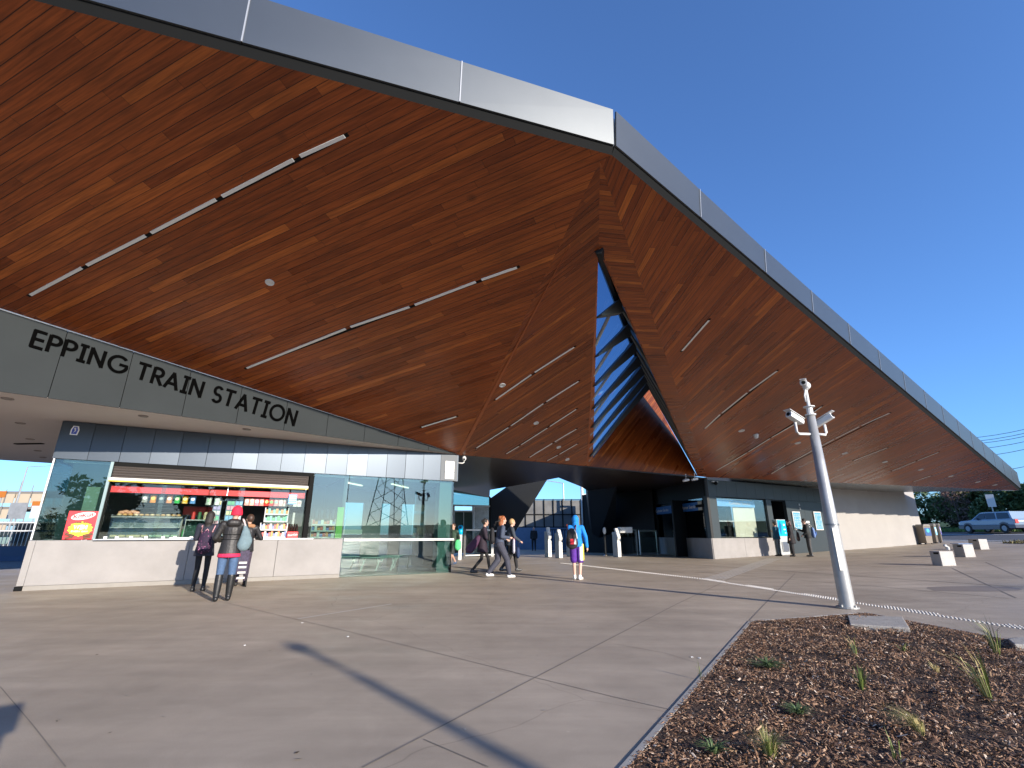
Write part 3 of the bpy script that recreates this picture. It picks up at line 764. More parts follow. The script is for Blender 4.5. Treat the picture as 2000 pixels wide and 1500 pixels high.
# cladding panels above
s = 0.0; wd = 10.4 / 17
for k in range(17):
    if k == 16: part("cladding_panel", mat("corner_panel_grey", (.1, .115, .13), .6), (s + .004, s + wd, -.03, .02, 2.92, 3.82))
    else:
        mb = MB(); mb.box((s + wd / 2, -.012, 3.37), (wd - .01, .03, .9), rz=rad([.6, -1.2, .9, -.4, 1.5, -1.5, .2][k * 3 % 7]), rx=rad([.3, -.5, .6, 0, -.3][k % 5])); mb.build("cladding_panel", M_panel, kiosk)
    s += wd
part("cladding_backing", M_black, (.01, 10.39, .021, .1, 2.93, 3.82))
part("cladding_panel", M_panel, (-.03, .0, .0, D_, 2.92, 3.82)); part("cladding_panel", M_panel, (10.4, 10.43, -.03, D_, 2.92, 3.82))
part("roof_slab", M_dark, (.02, 10.38, .12, D_, 2.95, 3.1))
part("interior_ceiling", M_white, (.15, 10.3, .15, D_ - .1, 2.86, 2.93))
# corner window
M_oj = mat("jamb_green_grey", (.2, .27, .27), .35, metal=.4)
part("window_pane", M_rglass, (.04, 1.1, .03, .042, 1.07, 2.91)); part("side_pane", M_glass, (.02, .032, .05, D_ - .2, 1.07, 2.91))
part("window_blind", mat("blind_dark", (.03, .045, .05), .4), (.35, 1.08, .16, .18, 1.07, 2.9))
part("inner_panel", mat("inner_board", (.42, .45, .38), .6), (.72, .98, .13, .15, 1.55, 2.3))
part("corner_trim", mat("corner_alu", (.75, .75, .74), .35, metal=.5), (-.005, .025, -.002, .03, 1.07, 2.92)); part("window_jamb", M_oj, (1.08, 1.14, -.01, .06, 1.07, 2.92))
# shutter
part("shutter_head", M_black, (1.12, 5.82, -.0, .2, 2.82, 2.92), (5.72, 5.84, -.02, .2, 1.06, 2.84), (1.1, 1.16, .06, .2, 1.06, 2.84))
mb = MB(); n_sl = 5
for k in range(n_sl):
    z1 = 2.83 - k * .062; mb.prism([(1.16, .03, z1), (1.16, .0, z1 - .02), (1.16, -.012, z1 - .031), (1.16, 0, z1 - .045), (1.16, .03, z1 - .06)], (4.53, 0, 0))
sh = mb.build("roller_shutter", mat("shutter_bronze", (.2, .18, .17), .38, metal=.7), kiosk)
part("shutter_bar", M_white, (1.12, 5.7, -.05, .03, 2.47, 2.53), parent=sh)
part("bar_edge", mat("bar_yellow", (.85, .6, .03), .5), (1.12, 5.7, -.045, .028, 2.44, 2.468), parent=sh)
part("red_valance", mat("valance_red", (.75, .03, .04), .5), (1.16, 5.68, .26, .28, 2.2, 2.36))
# sliding front panes: a gap stays open in front of the serving hatch
for a, b, y in ((1.17, 2.3, .2), (2.2, 3.3, .22), (3.25, 4.1, .2), (4.75, 5.7, .21)): part("sliding_pane", M_glass, (a, b, y, y + .008, 1.09, 2.45))
part("pane_rail", M_steel, (1.16, 5.7, .19, .24, 2.44, 2.47), (3.68, 3.7, .19, .21, 2.2, 2.46))
# right glazing and waiting area
part("window_pane", M_rglass, (5.85, 6.84, .03, .042, 1.07, 2.91))
part("window_pane", M_rglass, (6.86, 8.55, .03, .042, .02, 2.91)); part("window_pane", M_rglass, (8.56, 10.3, .03, .042, .02, 2.91))
part("side_pane", M_rglass, (10.32, 10.332, .05, D_ - .2, .02, 2.91))
part("rail", M_white, (6.86, 10.36, -.05, .0, 1.0, 1.065)); part("corner_post", mat("post_green_grey", (.13, .2, .19), .35), (9.85, 10.28, .12, .5, .02, 2.92))
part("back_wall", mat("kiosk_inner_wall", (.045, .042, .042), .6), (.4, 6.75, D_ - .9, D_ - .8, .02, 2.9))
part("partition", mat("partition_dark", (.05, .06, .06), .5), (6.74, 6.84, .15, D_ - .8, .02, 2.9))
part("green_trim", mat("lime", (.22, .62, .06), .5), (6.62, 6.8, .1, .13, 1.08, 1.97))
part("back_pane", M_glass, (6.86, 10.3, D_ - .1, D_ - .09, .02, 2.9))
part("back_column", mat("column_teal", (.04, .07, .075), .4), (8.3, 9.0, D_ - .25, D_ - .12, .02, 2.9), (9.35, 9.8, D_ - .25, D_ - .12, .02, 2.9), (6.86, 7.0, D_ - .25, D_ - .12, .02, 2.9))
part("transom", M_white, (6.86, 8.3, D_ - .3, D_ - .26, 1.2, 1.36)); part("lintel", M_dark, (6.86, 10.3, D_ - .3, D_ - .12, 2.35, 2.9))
for a, b in ((7.3, 7.8), (9.0, 9.8)):
    mb = MB(); mb.box((a, 1.8, 2.84), (.06, 1.5, .03), rz=rad(-40)); mb.build("light_tube", mat("lit_tube", (.9, .88, .8), .4, emit=(1, .95, .7), es=1.2), kiosk)
# small signs on the building
part("notice", M_white, (9.95, 10.28, -.05, -.035, 3.22, 3.58), parent=None); part("notice", M_white, (9.95, 10.28, -.05, -.035, 2.98, 3.2))
mb = MB(); mb.prism([(.17, -.035, 3.5), (.31, -.035, 3.5), (.33, -.035, 3.63), (.3, -.035, 3.72), (.2, -.035, 3.72), (.17, -.035, 3.63)], (0, -.012, 0))
bd = mb.build("blue_badge", mat("badge_rim", (.8, .8, .78), .5), kiosk)
mb = MB(); mb.prism([(.195, -.048, 3.52), (.29, -.048, 3.52), (.305, -.048, 3.62), (.28, -.048, 3.7), (.22, -.048, 3.7), (.195, -.048, 3.62)], (0, -.006, 0)); mb.build("badge_face", mat("badge_blue", (.03, .07, .4), .4), bd)
mb = MB(); mb.prism([(.225, -.056, 3.54), (.25, -.056, 3.6), (.225, -.056, 3.67), (.26, -.056, 3.68), (.272, -.056, 3.6)], (0, -.003, 0)); mb.build("badge_mark", M_white, bd)
def KW(s, y, z): return kl + Matrix.Rotation(KA, 3, 'Z') @ V((s, y, z))
# camera on the right corner of the kiosk
cc = thing("wall_camera", "white wall camera on a bent arm at the kiosk's right corner", "camera", tuple(KW(10.44, 0, 3.55)), KA)
mb = MB(); mb.tube([(0, 0, 0), (.16, 0, 0), (.22, 0, .04), (.22, 0, .1)], .02, 8); mb.build("arm", M_white, cc, smooth=True)
mb = MB(); mb.ell((.22, 0, .17), (.075, .075, .09)); mb.build("housing", M_white, cc, smooth=True)
mb = MB(); mb.ell((.2, -.06, .14), (.035, .03, .035)); mb.build("lens", M_black, cc, smooth=True)

# poster in the corner window
po = thing("poster", "red and yellow chocolate bar poster in the kiosk's corner window", "poster", tuple(KW(.82, -.0, 1.08)), KA)
M_red = mat("poster_red", (.72, .02, .03), .5)
def pbox(mb, s0, s1, z0, z1, y=0., d=.004): mb.box(((s0 + s1) / 2, y - d / 2, (z0 + z1) / 2), (s1 - s0, d, z1 - z0)); return mb
pbox(MB(), -.28, .28, 0, .64, .01, .01).build("sheet", M_red, po)
mb = MB(); pts = []
for k in range(28):
    a = k / 28 * 6.283; r = 1. if k % 2 else .86; pts.append((.235 * math.cos(a) * r, 0, .235 + .175 * math.sin(a) * r))
mb.prism(pts, (0, -.004, 0)); mb.build("yellow_burst", mat("poster_yellow", (.9, .72, .02), .5), po)
mb = MB(); mb.prism([(.22 * math.cos(k / 20 * 6.283), 0, .53 + .085 * math.sin(k / 20 * 6.283) + .04 * math.cos(k / 20 * 6.283)) for k in range(20)], (0, -.005, 0)); mb.build("white_oval", M_white, po)
mb = MB(); letters(mb, "KitKat", [(-.17, -.006, .46), (.17, -.006, .52), (.17, -.006, .61), (-.17, -.006, .55)], .15, .003, (0, -1, 0)); mb.build("lettering", M_red, po)
mb = MB(); letters(mb, "BREAK", [(-.12, -.005, .36), (.12, -.005, .36), (.12, -.005, .4), (-.12, -.005, .4)], .25, .002, (0, -1, 0)); mb.build("lettering", mat("ink_brown", (.12, .03, .01), .5), po)
mb = MB(); letters(mb, "WIN", [(-.12, -.005, .22), (.12, -.005, .22), (.12, -.005, .33), (-.12, -.005, .33)], .25, .002, (0, -1, 0)); letters(mb, "EVERY DAY", [(-.15, -.005, .16), (.15, -.005, .16), (.15, -.005, .2), (-.15, -.005, .2)], .25, .002, (0, -1, 0)); mb.build("lettering", M_white, po)
for a, b in ((-.25, -.08), (.08, .25)):
    mb = MB(); mb.box(((a + b) / 2, -.008, .1), (.18, .02, .06), ry=.3 if a < 0 else -.3); mb.box(((a + b) / 2 + .0, -.008, .04), (.14, .02, .05), ry=-.2); mb.build("chocolate_bar", mat("choc", (.12, .035, .012), .4), po, bevel=.008)

# ------------------------------------------------------------------ kiosk stock
def item(name, label, cat, s, y, z, mb_or, m, group=None, rz=0.):
    o = mb_or.build(name, m); o.location = KW(s, y, z); o.rotation_euler = (0, 0, KA + rz); return tag(o, label, cat, group)
def bag_mb(w_=.15, h_=.2):
    mb = MB(); n = 6
    for j in range(n + 1):
        t = j / n; zz = -h_ * t; bulge = .028 * math.sin(math.pi * t) + .003; ww = w_ / 2 * (1 - .12 * math.sin(math.pi * t))
        mb.v += [V((-ww, 0, zz)), V((-ww * .5, -bulge, zz)), V((ww * .5, -bulge, zz)), V((ww, 0, zz)), V((ww * .5, bulge, zz)), V((-ww * .5, bulge, zz))]
    for j in range(n):
        for k in range(6):
            a = j * 6 + k; b = j * 6 + (k + 1) % 6; mb.f.append((a, b, b + 6, a + 6)); mb.m.append(0)
    return mb
def packet(name, c, c2): 
    return [mat("pack_" + name, c, .35, spec=.6), mat("packlabel_" + name, c2, .4)]
def hang_bag(label, s, y, z, cn, group):
    r = thing("snack_bag", label, "snack bag", tuple(KW(s, y, z)), KA, group)
    m1, m2 = packet(*cn); bag_mb().build("bag", m1, r, smooth=True)
    mb = MB(); pts = [(.045 * math.cos(k / 10 * 6.283), -.034, -.09 + .04 * math.sin(k / 10 * 6.283)) for k in range(10)]; mb.prism(pts, (0, -.004, 0)); mb.build("emblem", m2, r)
bags = [("silver grey", (.35, .35, .33), (.8, .8, .75)), ("orange", (.85, .3, .04), (.95, .8, .1)), ("dark grey", (.15, .14, .16), (.75, .7, .72)), ("orange and cream", (.85, .32, .12), (.9, .85, .75)), ("green", (.06, .5, .12), (.8, .85, .5)), ("golden", (.85, .5, .05), (.9, .85, .3)), ("white and blue", (.15, .35, .7), (.9, .9, .9))]
ords = ["first", "second", "third", "fourth", "fifth", "sixth", "seventh", "eighth", "ninth", "tenth", "eleventh", "twelfth"]
for k, cn in enumerate(bags): hang_bag("%s snack bag hanging %s from the left under the red valance" % (cn[0], ords[k]), 1.86 + .175 * k, .5, 2.18, cn, "snack bags hanging under the valance")
for k in range(2): hang_bag("white snack bag hanging %s of the pale pair in the kiosk" % ("left" if k == 0 else "right"), 3.28 + .2 * k, .5, 2.16, ("chalk", (.75, .8, .72), (.5, .7, .5)), "snack bags hanging under the valance")
rb = [("pinkish", (.7, .35, .3), (.9, .8, .6)), ("peach", (.8, .5, .38), (.9, .3, .3)), ("rose", (.7, .25, .3), (.9, .9, .8)), ("coral", (.75, .3, .25), (.95, .8, .7)), ("scarlet", (.75, .04, .03), (.25, .7, .1)), ("red and green", (.7, .05, .03), (.2, .6, .1)), ("pink", (.75, .4, .4), (.3, .6, .4)), ("light pink", (.85, .6, .58), (.9, .9, .85)), ("cream", (.85, .78, .7), (.7, .3, .3)), ("pale cream", (.85, .82, .76), (.3, .6, .5)), ("ivory", (.85, .83, .78), (.8, .4, .3)), ("off-white", (.82, .82, .8), (.8, .3, .3))]
for k, cn in enumerate(rb): hang_bag("%s snack bag hanging %s right of the chart rack" % (cn[0], ords[k]), 4.2 + .125 * k, .46, 2.17, cn, "snack bags hanging on the right")
# magazine / card racks behind the counter
cols = [((.2, .45, .7)), ((.7, .75, .4)), ((.75, .35, .45)), ((.15, .5, .3)), ((.75, .72, .7)), ((.4, .35, .6)), ((.8, .6, .3))]
for ri, (s0, lb) in enumerate(((3.5, "left"), (3.82, "middle"), (4.02, "right"))):
    rk = thing("card_rack", "narrow rack of coloured packets hanging behind the counter, %s of three" % lb, "rack", tuple(KW(s0, .62, 1.2)), KA, "racks behind the counter")
    mb = MB(); mb.box((0, .02, .45), (.2, .02, 1.0)); mb.build("board", mat("rack_blue", (.18, .25, .35), .5), rk)
    for j in range(7):
        mb = MB(); mb.box((-.045, -.01, .02 + .135 * j), (.075, .02, .1)); mb.box((.045, -.01, .02 + .135 * j), (.075, .02, .1)); mb.build("packet", mat("rk%d" % ((ri + j * 2) % 7), cols[(ri * 2 + j) % 7], .4), rk)
# display cabinet with pastries
cab = thing("food_cabinet", "low glass fronted food cabinet at the left end of the counter", "cabinet", tuple(KW(2.0, .55, 1.06)), KA)
mb = MB(); mb.box((0, .2, .03), (1.5, .5, .06)); mb.box((0, .2, .56), (1.5, .42, .04)); mb.box((0, .38, .3), (1.5, .03, .5)); mb.build("body", mat("cab_steel", (.16, .17, .16), .35, metal=.7), cab)
mb = MB(); mb.prism([(-.74, -.03, .06), (.74, -.03, .06), (.74, .02, .54), (-.74, .02, .54)], (0, .008, 0)); mb.build("front_glass", M_glass, cab)
mb = MB(); mb.box((0, .2, .3), (1.46, .34, .012)); mb.build("shelf", M_white, cab)
M_bread = mat("bread", (.62, .38, .16), .7, var=.4, vs=20); M_bread2 = mat("pale_roll", (.75, .6, .36), .7, var=.3, vs=20)
for k in range(12):
    mb = MB(); mb.ell((0, 0, .03), (.055, .09, .032)); item("bread_roll", "bread roll on top of the food cabinet, %s from the left" % ords[k], "bread roll", 1.38 + .115 * k, .72, 1.645, mb, M_bread if k % 3 else M_bread2, "rolls on top of the food cabinet")
for k in range(5):
    mb = MB(); mb.ell((0, 0, .03), (.08, .07, .045)); item("pastry", "round pastry heaped on the food cabinet, %s from the left" % ords[k], "pastry", 1.42 + .075 * k, .72, 1.7 + .02 * (k % 2), mb, mat("pastry", (.6, .32, .2), .6, var=.4, vs=30), "pastries heaped on the cabinet")
for k in range(9):
    mb = MB(); mb.box((0, 0, .03), (.14, .2, .05), rz=.1 * (k % 3)); item("wrapped_sandwich", "wrapped sandwich on the floor of the food cabinet, %s from the left" % ords[k], "sandwich", 1.38 + .155 * k, .68, 1.125, mb, M_bread2 if k < 5 else mat("wrap_green", (.5, .58, .4), .4), "sandwiches inside the food cabinet")
wr = thing("warmer_cabinet", "dark pie warmer cabinet right of the food cabinet", "cabinet", tuple(KW(3.2, .6, 1.06)), KA)
mb = MB(); mb.box((0, .2, .5), (.75, .42, .03)); mb.box((0, .38, .25), (.75, .03, .5)); mb.box((-.36, .2, .25), (.02, .4, .5)); mb.box((.36, .2, .25), (.02, .4, .5)); mb.build("case", mat("warmer_grey", (.22, .24, .23), .3, metal=.6), wr)
mb = MB(); mb.box((0, .0, .26), (.7, .01, .46)); mb.build("door_glass", M_rglass, wr)
for k, c in enumerate(((.5, .04, .03), (.04, .12, .05), (.6, .5, .3), (.7, .05, .05))):
    mb = MB(); mb.tube([(0, 0, 0), (0, 0, .16), (0, 0, .2)], [.045, .045, .03], 10); nm = ("dark red", "dark green", "tan", "bright red")[k]
    item("jar", "%s jar standing on the pie warmer" % nm, "jar", 2.98 + .14 * k, .75, 1.58, mb, mat("jar%d" % k, c, .3), "jars on the pie warmer")
# counter rack of confectionery to the right of the hatch
def shelf_rack(label, s0, s1, y, z0, z1, tiers, palette, groupname, per):
    r = thing("display_rack", label, "rack", tuple(KW((s0 + s1) / 2, y, z0)), KA)
    w_ = s1 - s0; hh = z1 - z0; mb = MB()
    for sx in (-1, 1): mb = MB(); mb.box((sx * w_ / 2, .1, hh / 2), (.018, .2, hh)); mb.build("upright", M_white, r)
    for t in range(tiers):
        mb = MB(); zz = hh * t / tiers; mb.box((0, .1, zz + .006), (w_, .22, .012)); mb.box((0, -.012, zz + .02), (w_, .008, .03)); mb.build("shelf", M_white, r)
        for k in range(per):
            c, cn = palette[(k * 3 + t * 2 + (k * k) % 4) % len(palette)]; g = .86 * w_ / per; hh2 = (hh / tiers) * (.55 + .25 * ((k + t) % 3) / 2)
            q = MB(); q.box((0, 0, hh2 / 2), (g, .05, hh2)); 
            it = item("snack_packet", "%s packet, %s from the left on the %s shelf of the %s" % (cn, ords[k], ["lowest", "second", "third"][t], groupname), "packet", (s0 + s1) / 2 - w_ / 2 + w_ * (k + .5) / per, y + .03, z0 + hh * t / tiers + .014, q, mat("pk_" + cn, c, .35, spec=.6), "packets on the " + groupname)
pal = [((.8, .25, .04), "orange"), ((.75, .45, .3), "peach"), ((.15, .2, .55), "blue"), ((.7, .6, .75), "lilac"), ((.8, .1, .08), "red"), ((.85, .6, .1), "yellow"), ((.85, .8, .75), "white"), ((.45, .2, .08), "brown")]
shelf_rack("white wire rack of sweets on the counter right of the woman in red hat", 4.62, 5.3, .14, 1.09, 1.5, 2, pal, "lower sweets rack", 12)
pal2 = [((.2, .65, .45), "mint"), ((.2, .4, .75), "blue"), ((.85, .3, .15), "orange"), ((.8, .1, .15), "red"), ((.1, .55, .2), "green"), ((.8, .75, .6), "cream")]
shelf_rack("upper stepped sweets rack standing behind the white wire rack", 4.7, 5.3, .34, 1.52, 1.92, 2, pal2, "upper sweets rack", 9)
shelf_rack("white framed packet rack in the window right of the shutter", 5.95, 6.6, .16, 1.09, 1.62, 3, pal, "window rack", 8)
for k in range(4):
    mb = MB(); mb.tube([(0, 0, 0), (0, 0, .2), (0, 0, .26)], [.05, .05, .03], 12); item("dark_canister", "dark canister on top of the window rack, %s from the left" % ords[k], "canister", 6.05 + .155 * k, .25, 1.64, mb, mat("canister", (.04, .06, .09), .3), "canisters on the window rack")
cr = thing("bottle_crate", "red drink crate with bottles at the counter's right end", "crate", tuple(KW(5.45, .1, 1.085)), KA)
mb = MB(); mb.box((0, 0, .09), (.28, .22, .18)); mb.build("crate", mat("cola_red", (.75, .02, .02), .4), cr, bevel=.01)
mb = MB(); letters(mb, "Coca-Cola", [(-.12, -.112, .06), (.12, -.112, .08), (.12, -.112, .13), (-.12, -.112, .11)], .22, .003, (0, -1, 0)); mb.build("lettering", M_white, cr)
for k in range(8):
    mb = MB(); x_, y_ = -.1 + .067 * (k % 4), -.04 + .09 * (k // 4)
    mb.tube([(0, 0, 0), (0, 0, .1), (0, 0, .16), (0, 0, .2)], [.026, .026, .012, .012], 8); item("bottle", "dark bottle in the %s row of the red crate, %s from the left" % ("back" if k > 3 else "front", ords[k % 4]), "bottle", 5.45 + x_, .1 + y_, 1.27, mb, mat("cola_glass", (.03, .012, .008), .1), "bottles in the red crate")
cs = MB(); 
for k in range(11): cs.tube([(0, 0, .045 * k), (0, 0, .045 * k + .04)], [.028, .038], 10)
item("cup_stack", "tall stack of white cups beside the red crate", "cups", 5.45, .3, 1.3, cs, M_white)
mb = MB(); mb.box((0, 0, .02), (.6, .16, .03)); item("newspaper_pile", "flat pile of newspapers on the counter sill", "newspapers", 2.9, .02, 1.086, mb, mat("news", (.7, .68, .66), .8, var=.3, vs=30))
mb = MB(); mb.box((0, 0, .012), (.5, .16, .022)); item("newspaper_pile", "thin pile of papers at the left end of the sill", "newspapers", 1.8, .02, 1.086, mb, MATS["news"])
mb = MB(); mb.box((0, 0, .09), (.13, .02, .18)); sn = thing("price_card", "blue and white notice hanging in the kiosk's right corner", "notice", tuple(KW(5.35, .2, 2.02)), KA); mb = MB(); mb.box((0, 0, .14), (.22, .01, .28)); mb.build("card", mat("card_blue", (.1, .3, .6), .5), sn); mb = MB(); [mb.box((0, -.008, .05 + .06 * j), (.18, .004, .025)) for j in range(4)]; mb.build("text_line", M_white, sn)
for k in range(9):
    mb = MB(); mb.box((0, 0, .03), (.07, .004, .05)); item("price_tag", "small white price tag on the counter sill, %s from the left" % ords[k], "price tag", [1.3, 1.52, 1.8, 2.1, 2.45, 2.7, 3.05, 3.4, 4.6][k], .14, 1.09, mb, M_white, "price tags along the counter")
fr = thing("drinks_fridge", "tall drinks fridge standing at the back of the kiosk behind the jars", "fridge", tuple(KW(3.0, 2.7, .03)), KA)
mb = MB(); mb.box((0, .3, 1.0), (.8, .5, 2.0)); mb.build("cabinet", mat("fridge_dark", (.05, .05, .055), .4), fr, bevel=.01)
mb = MB(); mb.box((0, .04, 1.85), (.8, .02, .25)); mb.build("header", mat("cola_red2", (.6, .02, .02), .4), fr)
for j in range(4):
    mb = MB(); mb.box((0, .03, .35 + .36 * j), (.7, .1, .015)); sh_ = mb.build("shelf", M_white, fr)
    for i in range(7):
        mb = MB(); x_ = -.3 + .1 * i; z_ = .36 + .36 * j; mb.tube([(x_, .0, z_), (x_, .0, z_ + .15), (x_, .0, z_ + .2), (x_, .0, z_ + .24)], [.032, .032, .012, .012], 8); mb.build("bottle_row", mat("fr%d" % ((i // 2 + j) % 4), [(.5, .03, .02), (.6, .3, .03), (.05, .3, .1), (.1, .2, .5)][(i // 2 + j) % 4], .3), sh_)
mnu = thing("menu_board", "dark menu board with pale lines on the kiosk's back wall", "menu board", tuple(KW(1.9, 3.2, 1.75)), KA)
mb = MB(); mb.box((0, 0, .3), (1.3, .03, .6)); mb.build("board", mat("menu_dark", (.03, .03, .03), .5), mnu)
for j in range(5):
    mb = MB(); mb.box((-.3, -.02, .08 + .11 * j), (.45, .004, .025)); mb.box((.3, -.02, .08 + .11 * j), (.4, .004, .025)); mb.build("text_line", mat("menu_pale", (.5, .48, .42), .5), mnu)
# coffee machine / dark gear in the left dark back
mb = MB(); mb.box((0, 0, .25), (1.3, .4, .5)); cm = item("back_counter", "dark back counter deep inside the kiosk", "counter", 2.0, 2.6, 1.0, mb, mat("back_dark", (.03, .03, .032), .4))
# benches inside the waiting area
for k, (s_, y_) in enumerate(((8.4, 1.6), (7.3, 2.6), (9.3, 2.6))):
    b_ = thing("waiting_bench", ["white bench on splayed legs in front in the waiting area", "white bench at the left back of the waiting area", "white bench at the right back of the waiting area"][k], "bench", tuple(KW(s_, y_, .03)), KA, "benches in the glazed waiting area")
    mb = MB(); mb.box((0, 0, .43), (1.3, .4, .035)); mb.build("seat", M_white, b_, bevel=.01)
    for sx in (-.5, 0, .5):
        mb = MB(); mb.tube([(sx - .1, 0, 0), (sx - .02, 0, .25), (sx - .06, 0, .42)], .028, 8); mb.tube([(sx - .02, 0, .25), (sx + .06, 0, .42)], .022, 8); mb.build("leg", M_white, b_)

# ================================================================== SERVICE OFFICE
ob = at_g(1395, 1092); zb = ob.z
office = thing("service_office", "dark clad ticket office with pale concrete base and two service windows", "building", tuple(ob), KA)
def opart(name, m, *boxes, parent=None, **k):
    mb = MB()
    for b in boxes: kbox(mb, *b)
    return mb.build(name, m, parent or office, **k)
HT = 3.72
M_oclad = mat("office_cladding", (.045, .055, .058), .35, metal=.6, isl=.2, isr=.15)
# front wall
opart("wall", M_oclad, (0, .74, 0.02, .2, .95, 2.95)); opart("wall", M_oclad, (4.84, 5.28, .02, .2, .0, 2.95)); opart("wall", M_oclad, (6.64, 8.4, .02, .2, 0, 2.95), (8.41, 10.4, .02, .2, 0, 2.95))
opart("wall_core", M_dark, (.05, 10.38, .1, .2, 2.9, HT), (10.3, 10.4, .1, 6, 0, HT))
wd = 10.4 / 13
for k in range(13): opart("cladding_panel", M_oclad, (k * wd + .005, (k + 1) * wd - .005, 0, .05, 2.96, HT + .05))
for a, b in ((0, 2.45), (2.46, 4.93)): opart("base_panel", M_conc, (a, b, -.03, .15, .02 - .1, .95), bevel=.006)
# big front window
wf = opart("window", M_black, (.74, 4.84, .12, .2, 2.88, 2.95), (.74, 4.84, .1, .2, .95, .99)); opart("pane", glass_mat("office_glass", (.85, .88, .87), 1.45, .4), (.76, 4.82, .1, .11, .98, 2.9), parent=wf)
opart("window_head", mat("head_cream", (.7, .55, .3), .5), (.8, 3.8, .14, .18, 2.84, 2.88), parent=wf)
opart("customer_sign", mat("sign_blue", (.2, .45, .8), .4), (.8, 4.0, .16, .19, 2.5, 2.82))
mb = MB(); letters(mb, "Customer Service", [(1.9, .155, 2.6), (3.6, .155, 2.6), (3.6, .155, 2.76), (1.9, .155, 2.76)], .18, .004, (0, -1, 0)); mb.build("lettering", M_white, office)
opart("blind_panel", mat("blind_cream", (.75, .73, .6), .6), (2.3, 4.1, .3, .33, 1.0, 2.5))
opart("inner_room", M_dark, (.3, 5.2, 2.5, 2.6, 0, 2.9), (2.0, 2.3, .5, 2.4, 0.95, 2.4)); opart("ledge", M_white, (.8, 2.3, .3, .5, 1.75, 1.8))
opart("desk", mat("desk_grey", (.45, .45, .42), .5), (.8, 4.7, .22, .8, .95, 1.0))
# left return wall facing the gates
lf0 = V((0, 0, 0)); lfd = Matrix.Rotation(-KA, 3, 'Z') @ (V((9.06, 31.05, 0)) - V((ob.x, ob.y, 0))); LL = lfd.length; lfd.normalize()
lfn = V((-lfd.y, lfd.x, 0));  lfn = lfn if lfn.x < 0 else -lfn
def side(name, m, a, b, z0, z1, o0=0., th=.12, parent=None, **k):
    mb = MB(); p = lfd * a - lfn * 0 + lfn * o0; q = lfd * b + lfn * o0
    mb.prism([V((p.x, p.y, z0)), V((q.x, q.y, z0)), V((q.x, q.y, z1)), V((p.x, p.y, z1))], -lfn * th); return mb.build(name, m, parent or office, **k)
side("base_panel", M_conc, .0, LL + .4, -.1, .95, .03)
side("wall", M_dark, 0, .5, .95, 2.9); side("wall", M_dark, 0, LL + 1, 2.9, HT + .1); side("wall", M_dark, LL - .1, LL + 1, .95, 2.9)
side("side_pane", M_rglass, .5, LL - .1, .95, 2.9, -.05, .01)
sg = side("customer_sign", mat("sign_blue_dim", (.02, .12, .38), .4), .95, LL - .3, 2.3, 2.72, .06, .03)
def sp_(a, z): p = lfd * a + lfn * .065; return V((p.x, p.y, z))
mb = MB(); letters(mb, "Customer Service", [sp_(3.2, 2.42), sp_(1.1, 2.42), sp_(1.1, 2.6), sp_(3.2, 2.6)], .16, .004, lfn); letters(mb, "Customer Service", [sp_(6.6, 2.42), sp_(4.7, 2.42), sp_(4.7, 2.6), sp_(6.6, 2.6)], .16, .004, lfn); mb.build("lettering", M_white, sg)
side("info_square", mat("info_cream", (.5, .47, .38), .5), .55, .93, 2.3, 2.74, .06, .03)
mb = MB(); p_ = [sp_(.8, 2.4), sp_(.68, 2.4), sp_(.68, 2.64), sp_(.8, 2.64)]; mb2 = MB(); letters(mb2, "i", p_, .5, .006, lfn); mb2.build("info_letter", M_black, office)
for k in range(4):
    a = 1.2 + .9 * k; side("counter_item", mat(["teal_item", "tan_item", "brown_item", "white_item"][k], [(.05, .4, .4), (.5, .4, .28), (.35, .22, .15), (.7, .7, .62)][k], .5), a, a + [.25, .5, .45, .3][k], .97, [1.35, 1.3, 1.15, 1.4][k], -.2, .1)
# dark return wall further back, doorway void, rear
def wq(mb, a, b, z0, z1, th=.3):
    d = (b - a); n = V((d.y, -d.x, 0)).normalized(); mb.prism([V((a.x, a.y, z0)), V((b.x, b.y, z0)), V((b.x, b.y, z1)), V((a.x, a.y, z1))], n * -th)
mb = MB(); wq(mb, V((9.06, 31.05, 0)), V((5.25, 34.5, 0)), 0, 3.84); wq(mb, V((5.25, 34.5, 0)), V((6.2, 40, 0)), 0, 3.84)
mb.build("rear_wall", M_dark, office, world=True)
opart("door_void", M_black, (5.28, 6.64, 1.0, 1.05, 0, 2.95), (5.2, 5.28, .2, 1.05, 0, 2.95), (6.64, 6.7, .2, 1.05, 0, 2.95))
opart("door_base", M_conc, (5.28, 6.64, .6, .7, 0, .9))
# timetable boards and ticket machine
def board(label, a, b, z0, z1, nrows):
    t_ = thing("notice_board", label, "notice board", tuple(ob + Matrix.Rotation(KA, 3, 'Z') @ V(((a + b) / 2, 0, z0))), KA)
    w_ = b - a; h_ = z1 - z0
    mb = MB(); mb.box((0, -.03, h_ / 2), (w_, .05, h_)); mb.build("frame", M_white, t_, bevel=.01)
    mb = MB(); mb.box((0, -.058, h_ * .5), (w_ * .86, .006, h_ * .9)); mb.build("sheet", mat("sheet_blue", (.1, .3, .42), .4), t_)
    mb = MB(); r_ = random.Random(nrows)
    for j in range(nrows):
        zz = h_ * (.12 + .78 * j / nrows)
        for c in range(3): 
            if r_.random() < .8: mb.box((w_ * (-.27 + .27 * c), -.063, zz), (w_ * .2, .004, h_ * .3 / nrows))
    mb.build("text_block", mat("sheet_white", (.4, .48, .52), .4), t_)
board("tall blue and white timetable board nearest the office doorway", 7.0, 7.75, 1.36, 2.36, 9)
board("tall blue timetable board nearer the white wall", 9.15, 9.9, 1.36, 2.4, 12)
mb = MB(); [mb.box((7.9 + .02 * j, -.0, 2.55 + .2 * j), (.05, .05, .12)) for j in range(2)]; mb.build("door_lamp", M_white, office)
